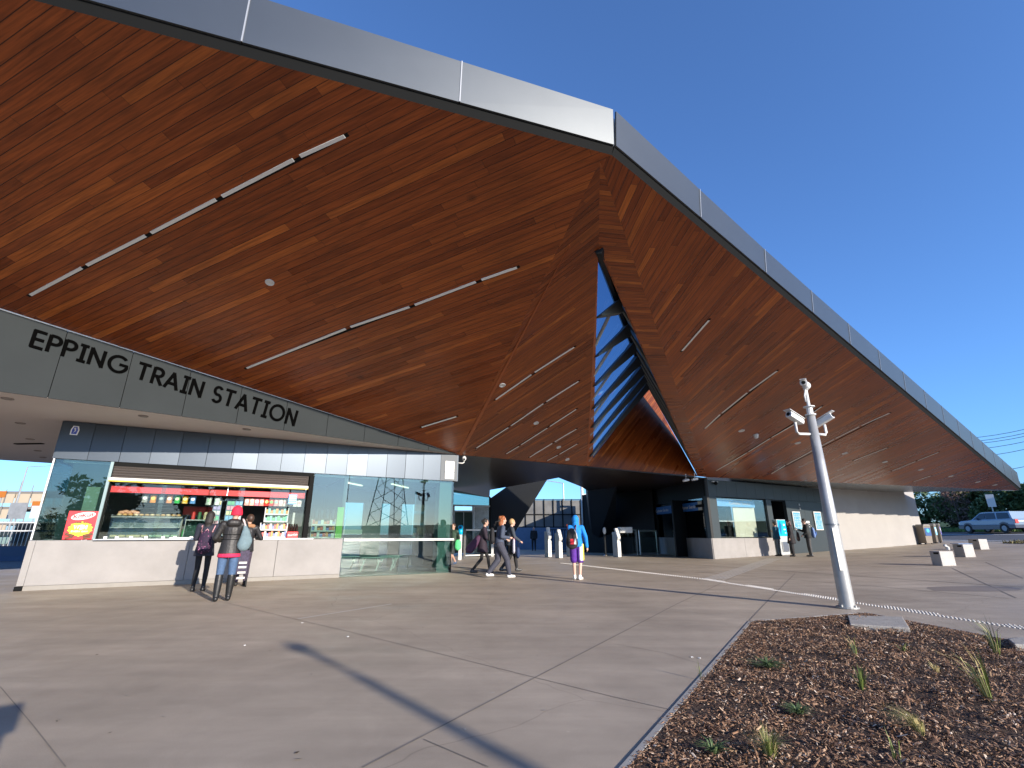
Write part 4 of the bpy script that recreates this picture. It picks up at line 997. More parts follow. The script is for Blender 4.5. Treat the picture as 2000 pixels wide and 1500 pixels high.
mb = MB(); mb.box((8.35, 0, 1.8), (.55, .03, .12)); mb.build("small_sign", M_white, office)
tm = thing("ticket_machine", "bright blue ticket machine beside the office doorway", "ticket machine", tuple(ob + Matrix.Rotation(KA, 3, 'Z') @ V((5.55, -.15, 0)) ), KA)
mb = MB(); mb.box((0, .2, .95), (.8, .5, 1.9)); mb.build("cabinet", mat("machine_grey", (.4, .42, .42), .4), tm, bevel=.02)
mb = MB(); mb.box((0, -.06, 1.45), (.72, .02, .82)); mb.build("blue_face", mat("machine_blue", (.0, .38, .72), .35), tm)
mb = MB(); mb.prism([(-.2, -.075, 1.1), (-.05, -.075, 1.6), (-.2, -.075, 1.82), (-.3, -.075, 1.5)], (0, -.004, 0)); mb.build("dark_swoosh", mat("machine_navy", (.01, .12, .3), .4), tm)
mb = MB(); mb.box((.16, -.08, 1.62), (.16, .01, .1)); mb.box((.16, -.08, 1.38), (.2, .01, .06)); mb.box((.2, -.08, 1.2), (.12, .01, .05)); mb.build("screen", M_white, tm)
mb = MB(); mb.box((0, -.09, .5), (.5, .05, .5)); mb.build("lower_door", M_steel, tm)
# twin cameras under the ceiling by the office corner
for k, (x, y) in enumerate(((1340, 938), (1357, 936))):
    c = at_d(x, y, 22.5); t_ = thing("ceiling_camera", ["left", "right"][k] + " of the twin white box cameras by the office corner", "camera", tuple(c), rad(25), "twin cameras at the office corner")
    mb = MB(); mb.box((0, 0, 0), (.34, .12, .1), ry=-.2); mb.build("housing", M_white, t_, bevel=.015)
    mb = MB(); mb.tube([(0, 0, .04), (.02, 0, .3)], .02, 6); mb.build("bracket", M_white, t_)
c = ob + Matrix.Rotation(KA, 3, 'Z') @ V((.65, -.12, 3.62)); t_ = thing("wall_camera", "small domed camera on the office cladding near the corner", "camera", tuple(c), KA)
mb = MB(); mb.box((0, .05, .05), (.4, .1, .05)); mb.build("bracket", M_white, t_); mb = MB(); mb.ell((0, 0, -.02), (.1, .1, .09)); mb.build("dome", M_black, t_, smooth=True)

# ------------------------------------------------------------------ white leaning wall of staggered panels
we = at_g(1607, 1077); wr_ = at_g(1810, 1062)
M_wallc = mat("wall_concrete", (.34, .326, .31), .8, var=.12, vs=.9, bump=.2, bs=30)
wall = thing("concrete_wall", "long white concrete wall of staggered panels under the right wing", "wall", (we.x, we.y, we.z))
dW = V((wr_.x - we.x, wr_.y - we.y, 0)); LW = dW.length; dW.normalize(); nW = V((dW.y, -dW.x, 0))
npn = 8
for k in range(npn):
    a = LW * k / npn - (.2 if k == 0 else 0); b = LW * (k + 1) / npn
    p = V((we.x, we.y, 0)) + dW * a - nW * .09; q = V((we.x, we.y, 0)) + dW * (b - .008) + nW * .09
    zt = lambda s: 4.3
    if k == npn - 1: q = V((we.x, we.y, 0)) + dW * b - nW * .05
    ba = V((p.x, p.y, gz(p.x) - .1)); bb = V((q.x, q.y, gz(q.x) - .1))
    lean = nW * .0
    mb = MB(); mb.prism([ba, bb, V((q.x, q.y, zt(b))) , V((p.x, p.y, zt(a)))], -nW * .35)
    mb.build("wall_panel", M_wallc, wall, world=True)
mb = MB(); q = V((wr_.x, wr_.y, 0)) ; mb.prism([V((q.x, q.y, gz(q.x) - .1)) - nW * .1, V((q.x, q.y, gz(q.x) - .1)) - nW * .1 + V((.4, 5, 0)), V((q.x, q.y, 4.25)) - nW * .1 + V((.0, 5, 0)), V((q.x, q.y, 4.25)) - nW * .1], (-.3, 0, 0)); mb.build("end_panel", M_wallc, wall, world=True)

# ================================================================== STREET FURNITURE
M_galv = mat("galvanised", (.40, .40, .385), .45, metal=.45, var=.35, vs=2.5)
def root_at(name, label, cat, p, rz=0., group=None): return thing(name, label, cat, (p.x, p.y, gz(p.x)), rz, group)
pb = at_g(1656, 1188)
pole = root_at("camera_pole", "tall tapered galvanised pole carrying three white cameras, standing by the mulch bed", "camera pole", pb)
mb = MB(); n8 = 28
R_ = [mb.ring((0, 0, z), (0, 0, 1), r, n8) for z, r in ((0, .118), (.02, .118), (1.36, .104), (3.34, .072))]
mb.loft(R_, n8); mb.build("post", M_galv, pole, smooth=True)
mb = MB(); mb.tube([(0, 0, .004), (0, 0, .03)], .17, 20); [mb.tube([(.14 * math.cos(a), .14 * math.sin(a), .03), (.14 * math.cos(a), .14 * math.sin(a), .06)], .014, 6) for a in (.4, 1.97, 3.54, 5.11)]; mb.build("base_plate", M_galv, pole)
mb = MB(); mb.tube([(0, 0, 1.34), (0, 0, 1.37)], .113, 24); mb.build("collar", mat("galv_dark", (.2, .21, .22), .4, metal=.7), pole)
mb = MB(); mb.box((-.03, -.106, .95), (.1, .012, .7), rz=0); mb.build("access_door", M_galv, pole, bevel=.004)
mb = MB(); mb.tube([(0, 0, 3.34), (0, 0, 3.36)], .095, 16); mb.tube([(0, 0, 3.36), (0, 0, 3.5)], .055, 10); mb.tube([(0, 0, 3.5), (0, 0, 3.515)], .1, 14); mb.tube([(0, 0, 3.51), (0, 0, 3.85)], .03, 8); mb.build("mast", M_white, pole, smooth=False)
def camera_unit(tip, yaw, pitch, pathpts, nm):
    mb = MB(); mb.tube(pathpts, .024, 8); arm = mb.build("camera_arm", M_white, pole, smooth=True)
    M_ = Matrix.Rotation(yaw, 3, 'Z') @ Matrix.Rotation(pitch, 3, 'X'); c = V(tip)
    mb = MB(); pts = []
    sec = [(-.055, -.05), (.055, -.05), (.065, .0), (.05, .055), (-.05, .055), (-.065, 0)]
    mb.prism([c + M_ @ V((x, -.2, z)) for x, z in sec], M_ @ V((0, .38, 0))); h_ = mb.build("camera_housing", M_white, pole, bevel=.008)
    mb = MB(); mb.prism([c + M_ @ V((x * (1.25 if nm < 2 else 1.02), -.26, z)) for x, z in ((-.055, .062), (.055, .062), (.055, .072), (-.055, .072))], M_ @ V((0, .44, 0))); mb.build("sun_hood", M_white, h_)
    mb = MB(); mb.tube([c + M_ @ V((0, -.2, 0)), c + M_ @ V((0, -.212, 0))], .035, 12); mb.build("lens", M_black, h_)
camera_unit((-.33, -.05, 3.27), rad(-62), rad(-18), [(-.06, 0, 2.98), (-.3, -.03, 2.98), (-.34, -.03, 3.02), (-.34, -.04, 3.2)], 0)
camera_unit((.27, .1, 3.25), rad(38), rad(-24), [(.08, 0, 2.98), (.24, .05, 2.98), (.28, .07, 3.02), (.28, .08, 3.18)], 1)
camera_unit((.0, .02, 4.0), rad(-33), rad(14), [(0, 0, 3.84), (.0, .0, 3.96)], 2)
mb = MB(); mb.tube([(.0, 0, 3.85), (.03, 0, 3.95)], .045, 10); mb.ell((.03, 0, 3.93), (.075, .075, .08)); mb.build("camera_dome", M_white, pole, smooth=True)
mb = MB(); mb.tube([(0, -.01, 3.88), (-.07, -.04, 3.72), (-.06, -.03, 3.6)], .016, 6); mb.build("cable", M_white, pole, smooth=True)

# concrete block benches
def bench(label, fl, fr, zt, deep=1.3):
    a, b = at_g(*fl), at_g(*fr); w_ = (b - a).length; ang = 0
    t_ = root_at("block_bench", label, "bench", a.lerp(b, .5), ang, "concrete block benches")
    mb = MB(); mb.box((0, deep / 2, zt / 2 - .02), (w_, deep, zt + .04)); mb.build("block", mat("bench_concrete", (.45, .43, .4), .8, var=.15, vs=5, bump=.2), t_, bevel=.012)
    mb = MB(); mb.box((-w_ / 2 - .004, deep * .35, zt - .07), (.012, .2, .06)); mb.build("recess", M_black, t_)
    mb = MB(); [mb.box((-w_ / 4 + w_ * .25 * k, deep * .62, zt + .02), (w_ * .22, deep * .6, .035)) for k in range(0, 3)]; return t_, a, w_, ang
bt = bench("nearest pale concrete block bench with a crumpled white bag on top", (1838, 1105), (1872, 1105), .47, .42)
b2 = bench("middle concrete block bench with a bluish top", (1883, 1088), (1910, 1088), .5, .5)
mb = MB(); mb.box((0, .3, .525), (.6, .4, .02)); mb.build("blue_top", mat("bench_blue", (.12, .22, .42), .5), b2[0])
b3 = bench("farthest concrete block bench nearest the road", (1913, 1073), (1936, 1073), .5, .6)
c = bt[0].location
mb = MB(); mb.tube([(0, 0, 0), (.0, .02, .1), (-.05, .02, .16), (-.1, .03, .15)], [.05, .06, .05, .04], 8); o = mb.build("crumpled_bag", M_white, smooth=True); o.location = (c.x + .2, c.y + .12, c.z + .5); tag(o, "crumpled white paper bag left on the nearest block bench", "paper bag")
# recycling bins
def bin_(label, px, yaw, cols, grp="bins at the end of the white wall"):
    p = at_g(*px); t_ = root_at("litter_bin", label, "bin", p, yaw, grp)
    mb = MB(); mb.prism([(-.25, -.3, .06), (.25, -.3, .06), (.3, -.34, 1.1), (-.3, -.34, 1.1)], (0, .5, 0)); mb.build("cabinet", mat("bin_tan", (.2, .17, .14), .5, metal=.3), t_, bevel=.02)
    mb = MB(); mb.prism([(-.32, -.36, 1.1), (.32, -.36, 1.1), (.22, -.36, 1.24), (-.22, -.36, 1.24)], (0, .56, 0)); mb.build("hood", mat("bin_hood", (.2, .19, .17), .5), t_, bevel=.02)
    mb = MB(); mb.box((0, -.345, .78), (.48, .01, .5)); mb.build("panel", mat("bin_p_" + cols[0], cols[1], .4), t_)
    mb = MB(); mb.tube([(0, -.35, .85), (0, -.36, .85)], .13, 14); mb.build("emblem", mat("bin_e_" + cols[0], cols[2], .4), t_)
    mb = MB(); [mb.box((x, y, .03), (.06, .06, .06)) for x in (-.25, .25) for y in (-.2, .2)]; mb.build("base", M_black, t_)
bin_("tan litter bin with a dark blue panel at the end of the white wall", (1808, 1063), rad(12), ("navy", (.02, .08, .25), (.05, .4, .45)))
bin_("pale bin with a light blue panel, middle of the three by the white wall", (1821, 1061), rad(40), ("sky", (.3, .65, .85), (.8, .85, .85)))
bin_("pale bin with a violet panel, farthest from the white wall", (1830, 1060), rad(45), ("violet", (.22, .2, .5), (.8, .8, .85)))

# ticket gates and validators
def gate_post(label, px, hh, head, grp="ticket barrier posts"):
    p = at_g(*px); t_ = root_at("barrier_post", label, "ticket barrier", p, rad(20), grp)
    mb = MB(); mb.box((0, 0, hh / 2), (.16, .5, hh)); mb.build("post", mat("post_grey", (.35, .35, .34), .4, metal=.4), t_, bevel=.02)
    mb = MB(); mb.box((0, -.27, hh * .32), (.2, .06, hh * .62)); mb.build("front_plate", M_white, t_, bevel=.01)
    if head:
        mb = MB(); mb.prism([(-.09, -.3, hh * .7), (-.09, .0, hh * 1.12), (-.09, -.12, hh * 1.16), (-.09, -.36, hh * .78)], (.18, 0, 0)); mb.build("reader_head", M_white, t_, bevel=.01)
gate_post("slim white validator post left of the gate group", (1070, 1088), 1.35, True)
gate_post("grey gate post with white front plate left of the boy", (1091, 1090), 1.25, True)
gate_post("short gate post just behind the boy", (1113, 1087), 1.2, False)
gate_post("grey gate post right of the boy in front of the dark office", (1205, 1088), 1.3, True)
p = at_g(1183, 1086); t_ = root_at("card_reader", "slim dark validator post with a pale head right of the boy", "card reader", p)
mb = MB(); mb.tube([(0, 0, 0), (0, 0, 1.2)], .06, 10); mb.build("post", M_dark, t_); mb = MB(); mb.ell((0, -.05, 1.38), (.1, .06, .2)); mb.build("head", M_white, t_, smooth=True); mb = MB(); mb.ell((0, 0, .04), (.12, .12, .05)); mb.build("foot", M_steel, t_)
def glass_gate(label, pa, pb_, hh, m, grp="barrier panels"):
    a, b = at_g(*pa), at_g(*pb_); L = (b - a).length; t_ = root_at("glass_barrier", label, "barrier", a, math.atan2(b.y - a.y, b.x - a.x), grp)
    for nm, bx in (("top_rail", (L / 2, 0, hh - .04, L, .06, .08)), ("bottom_rail", (L / 2, 0, .1, L, .05, .06)), ("upright", (.03, 0, hh / 2, .06, .06, hh)), ("upright", (L - .03, 0, hh / 2, .06, .06, hh))):
        mb = MB(); mb.box(bx[:3], bx[3:]); mb.build(nm, M_steel if m else M_white, t_)
    mb = MB(); mb.box((L / 2, 0, hh / 2 + .03), (L - .12, .015, hh - .2)); mb.build("pane", M_glass if not m else M_rglass, t_)
glass_gate("white framed glass barrier beside the blue card reader", (906, 1089), (961, 1087), 1.45, 0)
glass_gate("white framed glass barrier between the walking girls", (962, 1087), (1000, 1084), 1.4, 0)
glass_gate("steel framed barrier panel left of the office base", (1213, 1087), (1246, 1084), 1.45, 1)
glass_gate("dark glass barrier panel next to the office base", (1251, 1084), (1286, 1083), 1.4, 1)
p = at_g(1226, 1086); mb = MB(); mb.box((0, 0, 0), (.75, .5, .32)); o = mb.build("gate_cover", M_white, bevel=.03); o.location = (p.x - .1, p.y - .2, 1.42); tag(o, "white boxy cover on top of the steel barrier by the office", "gate cover")
p = at_g(898, 1094); t_ = root_at("card_reader", "card reader post with bright blue round head by the kiosk corner", "card reader", p)
mb = MB(); mb.box((0, 0, .6), (.16, .2, 1.2)); mb.build("post", M_white, t_, bevel=.02)
mb = MB(); mb.box((0, -.02, 1.32), (.2, .16, .3)); mb.ell((0, -.02, 1.5), (.13, .1, .13)); mb.build("head", mat("reader_blue", (.0, .42, .72), .35), t_, smooth=True)
mb = MB(); mb.box((0, -.13, 1.5), (.12, .02, .1)); mb.build("screen", mat("reader_dark", (.01, .03, .12), .3), t_)
p = at_g(907, 1092); mb = MB(); mb.box((0, 0, .72), (.1, .12, 1.44)); o = mb.build("barrier_post", mat("dark_post", (.12, .12, .12), .5)); o.location = (p.x, p.y, 0); tag(o, "plain dark grey post right beside the blue headed card reader", "post")
# glazed entry behind the walkers
ge = thing("glazed_entry", "glazed lift lobby with steel double doors behind the walking girls", "lobby", (-3.6, 29.5, 0))
def g_at(x, y, Y): r = ray(x, y); return C0 + r * (Y / r.y)
def gq(name, m, x0, x1, ya, yb, Y, th=.08):
    mb = MB(); a, b, c, d = g_at(x0, yb[0], Y), g_at(x1, yb[1], Y), g_at(x1, ya[1], Y), g_at(x0, ya[0], Y)
    mb.prism([a, b, c, d], (0, th, 0)); return mb.build(name, m, ge, world=True)
gq("upper_pane", M_rglass, 870, 957, (953, 972), (985, 987), 29.5, .02)
gq("header", M_steel, 870, 957, (985, 987), (988, 990), 29.4)
gq("steel_wall", mat("brushed_steel", (.5, .5, .48), .25, metal=.9, var=.4, vs=3), 922, 955, (989, 989), (1080, 1078), 29.6)
dr_ = gq("door", mat("door_glass_dark", (.03, .045, .04), .12), 888, 924, (1000, 1000), (1080, 1080), 29.6); gq("door_frame", M_steel, 884, 888, (988, 988), (1082, 1082), 29.5); gq("door_frame", M_steel, 923, 926, (988, 988), (1080, 1080), 29.5); gq("transom", M_steel, 888, 923, (997, 997), (1000, 1000), 29.5); gq("door_edge", M_steel, 905, 906, (1000, 1000), (1080, 1080), 29.5)
gq("rear_dark", M_dark, 925, 958, (1040, 1040), (1085, 1085), 33); gq("corner_post", M_black, 955, 959, (968, 972), (1084, 1084), 29.45, .2)
# far screens: dark mesh panels above a blue hoarding
fy = 41.0
xa, xb = g_at(990, 1070, fy).x, g_at(1175, 1070, fy).x
sf = thing("screen_fence", "tall fence of grey mesh panels between black posts behind the gates", "fence", (xa, fy, 0))
W_ = xb - xa; npan = 10
for k in range(npan):
    mb = MB(); mb.box((W_ * (k + .5) / npan, .05, 2.75), (W_ / npan - .08, .02, 2.3)); mb.build("mesh_panel", mat("screen_grey", (.13, .13, .125), .6, var=.6, vs=.9, isl=.2), sf)
for k in range(npan + 1):
    mb = MB(); mb.box((W_ * k / npan, 0, 2.0), (.08, .1, 4.0)); mb.build("post", M_black, sf)
for z in (3.95, 2.75, 1.75):
    mb = MB(); mb.box((W_ / 2, -.02, z), (W_, .05, .06)); mb.build("rail", M_black, sf)
mb = MB(); mb.box((W_ / 2, -.3, .85), (W_, .06, 1.7)); o = mb.build("hoarding", mat("hoarding_blue", (.09, .15, .24), .6, var=.2)); o.location = (xa, fy, 0); tag(o, "plain blue hoarding boards below the mesh fence", "hoarding")
hp = thing("light_mast", "slim white mast rising behind the gates at the right of the opening", "mast", tuple(g_at(1141, 1060, 39.))); hp.location.z = 0
mb = MB(); mb.tube([(0, 0, 0), (0, 0, 6.5)], [.14, .1], 10); mb.build("shaft", M_white, hp); mb = MB(); mb.box((.5, 0, 4.2), (.9, .1, .14)); mb.build("bracket", M_white, hp)
lp = thing("street_lamp", "thin far street lamp with a long arm seen through the opening", "street lamp", (g_at(1103, 1040, 70).x, 70, 0))
mb = MB(); mb.tube([(0, 0, 0), (0, 0, 8.2)], .09, 8); mb.build("shaft", M_galv, lp); mb = MB(); mb.tube([(0, 0, 8.2), (-2.4, 0, 8.6)], .06, 6); mb.build("arm", M_galv, lp)
# black railing at the gates
rl = thing("black_railing", "black vertical bar railing behind the gate posts", "railing", tuple(V((g_at(1072, 1083, 31).x, 31, 0))))
RL = g_at(1140, 1083, 31).x - rl.location.x
for z in (1.45, .15):
    mb = MB(); mb.box((RL / 2, 0, z), (RL, .05, .05)); mb.build("rail", M_black, rl)
for k in range(18):
    mb = MB(); mb.tube([(RL * k / 17, 0, .12), (RL * k / 17, 0, 1.46)], .018, 6); mb.build("bar", M_black, rl)

# ================================================================== LEFT BACKGROUND
def LX(x, y, Y): return g_at(x, y, Y)
wf_ = thing("white_fence", "white vertical bar fence on the left beyond the kiosk", "fence", (-33, 24.5, 0), rad(2))
for z in (1.75, 1.35, .5):
    mb = MB(); mb.box((6, 0, z), (13, .05, .06)); mb.build("rail", M_white, wf_)
for k in range(66):
    mb = MB(); mb.box((-.4 + k * .195, 0, 1.1), (.02, .02, 1.45)); mb.build("bar", M_galv, wf_)
for k in range(6):
    mb = MB(); mb.box((k * 2.3, 0, .95), (.09, .09, 1.9)); mb.build("post", M_galv, wf_)
bb = thing("barrier_block", "long dark blue road barrier standing before the white fence", "barrier", (-27.5, 23.6, 0), rad(2))
mb = MB(); mb.prism([(-6, -.28, 0), (-6, -.2, .22), (-6, -.14, .62), (-6, .14, .62), (-6, .2, .22), (-6, .28, 0)], (12.4, 0, 0)); mb.build("body", mat("barrier_blue", (.014, .035, .085), .5), bb)
mb = MB(); mb.box((0.2, 0, .64), (12.3, .2, .04)); mb.build("cap", mat("barrier_dark", (.02, .03, .06), .5), bb)
cs_ = thing("building_site", "three storey unfinished building with timber forms and scaffold", "building", (-83, 66, 0))
M_ply = mat("plywood", (.3, .25, .18), .7, isl=.5); M_scaf = mat("scaffold", (.2, .18, .16), .6)
for f in range(3):
    mb = MB(); mb.box((22, 0, 1.6 + 1.9 * f + .85), (44, 8, .3)); mb.build("floor_slab", M_scaf, cs_)
    for k in range(22):
        if (k * 7 + f * 3) % 5 == 0: continue
        mb = MB(); mb.box((1 + k * 2, -4.1, 1.7 + 1.9 * f), (1.8, .12, 1.15)); mb.build("form_panel", M_ply, cs_)
for k in range(28):
    mb = MB(); mb.tube([(k * 1.6, -4.6, 0), (k * 1.6, -4.6, 6.6 + .5 * (k * 5 % 3))], .05, 5); mb.build("scaffold_pole", M_scaf, cs_)
mb = MB(); mb.box((22, 0, .7), (44, 7, 1.4)); mb.build("ground_floor", mat("site_white", (.55, .56, .55), .7), cs_)
l2 = thing("street_lamp", "tall thin street lamp with a long arm beyond the left fence", "street lamp", (LX(15, 1040, 50).x, 50, 0))
mb = MB(); mb.tube([(0, 0, 0), (0, 0, height(28, 912, V((LX(28, 912, 50).x, 50, 0))))], [.1, .06], 8); mb.build("shaft", M_galv, l2)
zt = height(28, 912, V((0, 50, 0))); mb = MB(); mb.tube([(0, 0, zt), (2.9, 0, zt + .15)], .035, 6); mb.build("arm", M_galv, l2); mb = MB(); mb.box((3.1, 0, zt + .12), (.55, .2, .1)); mb.build("lantern", M_dark, l2)
def sign(label, x, y, Y, w_, h_, m, zc, leanx=0):
    p = LX(x, y, Y); t_ = thing("road_sign", label, "sign", (p.x, Y, 0)); mb = MB(); mb.box((0, 0, zc), (w_, .04, h_)); mb.build("plate", m, t_); mb = MB(); mb.tube([(0, .06, 0), (0, .06, zc + h_ / 2)], .035, 8); mb.build("post", M_galv, t_)
sign("orange topped sign at the far left edge by the fence", 4, 960, 27, .5, .35, mat("sign_orange", (.45, .15, .02), .5), 3.3)
sign("grey backed diamond sign on a white post beyond the fence", 36, 990, 30, 1.05, .95, M_galv, 2.55)
sign("white and blue sign board beside the kiosk's left window", 74, 1000, 33, .95, .8, mat("sign_pale_blue", (.55, .7, .85), .5), 2.6)
sign("small orange sign board beyond the kiosk's left window", 72, 985, 36, .7, .4, MATS["sign_orange"], 3.3)
bx_ = thing("utility_box", "dark cabinet behind the fence by the kiosk's left window", "cabinet", (LX(66, 1010, 34).x, 34, 0)); mb = MB(); mb.box((0, 0, 1.0), (1.4, .8, 2.0)); mb.build("case", mat("cab_dark", (.03, .035, .04), .5), bx_, bevel=.03); mb = MB(); mb.box((0, -.42, 1.1), (1.1, .02, 1.5)); mb.build("door", M_dark, bx_)
# parked pale cars beyond the left fence
def simple_car(label, loc, rz, paint, grp=None, scale=1.):
    t_ = thing("parked_car", label, "car", loc, rz, grp)
    prof = [(-2.1, .3), (-2.15, .75), (-1.3, .92), (1.75, .95), (2.1, .8), (2.12, .35)]
    mb = MB(); mb.prism([(x, -.85, z) for x, z in prof], (0, 1.7, 0)); mb.build("body", paint, t_, bevel=.06)
    mb = MB(); mb.prism([(x, -.72, z) for x, z in [(-1.3, .92), (-.6, 1.42), (1.0, 1.45), (1.7, .95)]], (0, 1.44, 0)); mb.build("cabin", mat("car_glass", (.02, .03, .035), .08), t_, bevel=.05)
    mb = MB(); mb.prism([(x, -.66, z) for x, z in [(-.6, 1.43), (-.55, 1.47), (.95, 1.49), (1.0, 1.46)]], (0, 1.32, 0)); mb.build("roof", paint, t_)
    for x in (-1.35, 1.3):
        for y in (-.84, .84):
            mb = MB(); mb.tube([(x, y - .1, .32), (x, y + .1, .32)], .32, 18); wq_ = mb.build("wheel", mat("tyre", (.015, .015, .015), .8), t_)
            mb = MB(); mb.tube([(x, y - .11, .32), (x, y + .11, .32)], .18, 12); mb.build("rim", M_steel, wq_)
simple_car("pale car parked beyond the left fence below the building site", (-52, 44, 0), rad(5), mat("paint_pale", (.6, .62, .62), .3, coat=.5))
simple_car("silver green car parked nearer the kiosk beyond the fence", (-45.5, 45, 0), rad(5), mat("paint_greygreen", (.2, .28, .25), .3, coat=.5))

# ================================================================== RIGHT BACKGROUND: road, car, trees, wires
car = thing("suv", "light blue and navy estate car driving along the road on the right", "car", (40.1, 41.1, gz(40.1)), rad(90))
# local frame: +x is the direction of travel (to the left in the photo), wheels at z=0
M_paint = mat("paint_blue", (.2, .28, .37), .28, coat=.6, spec=.6); M_navy = mat("paint_navy", (.02, .035, .08), .35, coat=.4); M_win = mat("car_window", (.012, .02, .028), .06)
def body_prof():
    return [(2.45, .62), (2.42, .85), (2.3, .98), (1.2, 1.06), (-2.35, 1.06), (-2.42, .95), (-2.4, .6)]
mb = MB(); mb.prism([(x, -.9, z) for x, z in body_prof()], (0, 1.8, 0)); bd_ = mb.build("body", M_paint, car, bevel=.07)
lo = [(2.5, .38), (2.48, .62), (1.98, .62), (1.9, .78), (1.62, .86), (1.32, .8), (1.2, .62), (-1.15, .62), (-1.25, .78), (-1.55, .87), (-1.85, .78), (-1.95, .62), (-2.46, .62), (-2.45, .4), (-1.95, .36), (-1.85, .42), (-1.25, .42), (-1.15, .3), (1.2, .3), (1.3, .42), (1.95, .42), (2.0, .34)]
mb = MB(); mb.prism([(x, -.925, z) for x, z in lo], (0, 1.85, 0)); mb.build("lower_body", M_navy, car)
mb = MB()
cab_ = [(1.25, 1.04), (.45, 1.6), (.25, 1.66), (-2.05, 1.66), (-2.3, 1.1), (-2.35, 1.04)]
i0 = len(mb.v); s_ = []
mb.v += [V((x, -.86 + (.14 if z > 1.3 else 0), z)) for x, z in cab_] + [V((x, .86 - (.14 if z > 1.3 else 0), z)) for x, z in cab_]
mb.f += [(5, 4, 3, 2, 1, 0), (6, 7, 8, 9, 10, 11)]; mb.m += [0, 0]
for k in range(6): a, b = k, (k + 1) % 6; mb.f.append((a, b, b + 6, a + 6)); mb.m.append(0)
mb.build("cabin", M_paint, car)
def sidewin(pts):
    for sgn in (-1, 1):
        mb = MB(); mb.prism([(x, sgn * (.868 - (z - 1.06) * .24), z) for x, z in pts], (0, sgn * .012, 0)); mb.build("side_window", M_win, car)
sidewin([(1.02, 1.1), (.42, 1.54), (-.02, 1.58), (-.02, 1.1)]); sidewin([(-.08, 1.1), (-.08, 1.58), (-.85, 1.58), (-.95, 1.1)]); sidewin([(-1.08, 1.1), (-1.0, 1.58), (-1.95, 1.56), (-2.12, 1.12)])
mb = MB(); mb.prism([(1.22, -.74, 1.08), (1.22, .74, 1.08), (.5, .66, 1.58), (.5, -.66, 1.58)], (.02, 0, .014)); mb.build("windscreen", M_win, car)
mb = MB(); mb.box((-1, -.6, 1.7), (2, .04, .03)); mb.box((-1, .6, 1.7), (2, .04, .03)); mb.build("roof_rail", M_dark, car)
for x in (1.62, -1.55):
    for y in (-.84, .84):
        mb = MB(); mb.tube([(x, y - .11, .37), (x, y + .11, .37)], .37, 22); w__ = mb.build("wheel", MATS["tyre"], car)
        mb = MB(); mb.tube([(x, y - .12, .37), (x, y + .12, .37)], .21, 14); mb.build("rim", mat("rim_grey", (.2, .23, .27), .4, metal=.3), w__)
for y in (-.7, .7):
    mb = MB(); mb.box((-2.42, y, .9), (.06, .25, .3)); mb.build("tail_light", mat("tail_red", (.5, .01, .01), .3), car); mb = MB(); mb.box((2.4, y, .8), (.08, .35, .16)); mb.build("headlight", M_steel, car)
mb = MB(); mb.box((.55, .97, 1.12), (.1, .16, .12)); mb.build("mirror", M_navy, car)
p = V((43.2, 44.2, gz(43.2))); sg_ = root_at("road_sign", "white road sign on a grey post behind the blue car", "sign", p); mb = MB(); mb.tube([(0, 0, 0), (0, 0, 3.1)], .045, 8); mb.build("post", M_galv, sg_); mb = MB(); mb.box((0, -.06, 2.6), (.55, .04, 1.1), rz=rad(-45)); mb.build("plate", M_white, sg_)

def leaf_mat(name, c1, c2):
    m = bpy.data.materials.new(name); m.use_nodes = True; n = m.node_tree; P = n.nodes["Principled BSDF"]
    g = n.nodes.new("ShaderNodeNewGeometry"); cr = n.nodes.new("ShaderNodeValToRGB"); e = cr.color_ramp.elements
    e[0].color = (*c1, 1); e[1].color = (*c2, 1); n.links.new(g.outputs["Random Per Island"], cr.inputs[0]); n.links.new(cr.outputs[0], P.inputs["Base Color"]); P.inputs["Roughness"].default_value = .65
    return m
M_leaf = leaf_mat("evergreen_leaf", (.035, .075, .02), (.12, .17, .06)); M_leaf2 = leaf_mat("olive_leaf", (.04, .065, .02), (.15, .17, .055)); M_twig = leaf_mat("bare_twig", (.07, .035, .03), (.2, .12, .1))
M_bark = mat("bark", (.1, .07, .055), .9, var=.5, vs=6)
def tree(label, x, y, h, r, m, n=2600, seed=0, grp=None, leaf=.2, z0=None, crown0=.12, wide=1., name="tree"):
    rn = random.Random(seed); z = gz(x) if z0 is None else z0
    t_ = thing(name, label, "tree", (x, y, z), 0, grp)
    mb = MB(); mb.tube([(0, 0, -.1), (.05, 0, h * .35), (-.04, .05, h * .8)], [.03 * h, .022 * h, .006 * h], 8)
    for k in range(5):
        a = rn.uniform(0, 6.28); mb.tube([(0, 0, h * (.2 + .1 * k)), (math.cos(a) * r * .6, math.sin(a) * r * .6, h * (.38 + .1 * k))], [.012 * h, .004 * h], 5)
    mb.build("trunk", M_bark, t_)
    mb = MB(); clumps = []
    for k in range(26):
        a = rn.uniform(0, 6.28); q = rn.random() ** .5; zz = rn.uniform(crown0, .93); rr = r * (1.05 - .75 * max(0, zz - .35)) * wide
        clumps.append((V((math.cos(a) * rr * q, math.sin(a) * rr * q, zz * h)), r * rn.uniform(.22, .42)))
    for k in range(n):
        c, cr_ = clumps[rn.randrange(26)]
        d = V((rn.gauss(0, 1), rn.gauss(0, 1), rn.gauss(0, .8))).normalized() * cr_ * rn.uniform(.55, 1.1); p = c + d
        s1 = V((rn.gauss(0, 1), rn.gauss(0, 1), rn.gauss(0, .6))).normalized() * leaf * rn.uniform(.5, 1.2); s2 = s1.cross(V((rn.gauss(0, 1), rn.gauss(0, 1), rn.gauss(0, 1)))).normalized() * leaf * rn.uniform(.25, .6)
        mb.quad(p - s1, p - s2, p + s1, p + s2)
    mb.build("crown", m, t_)
    return t_
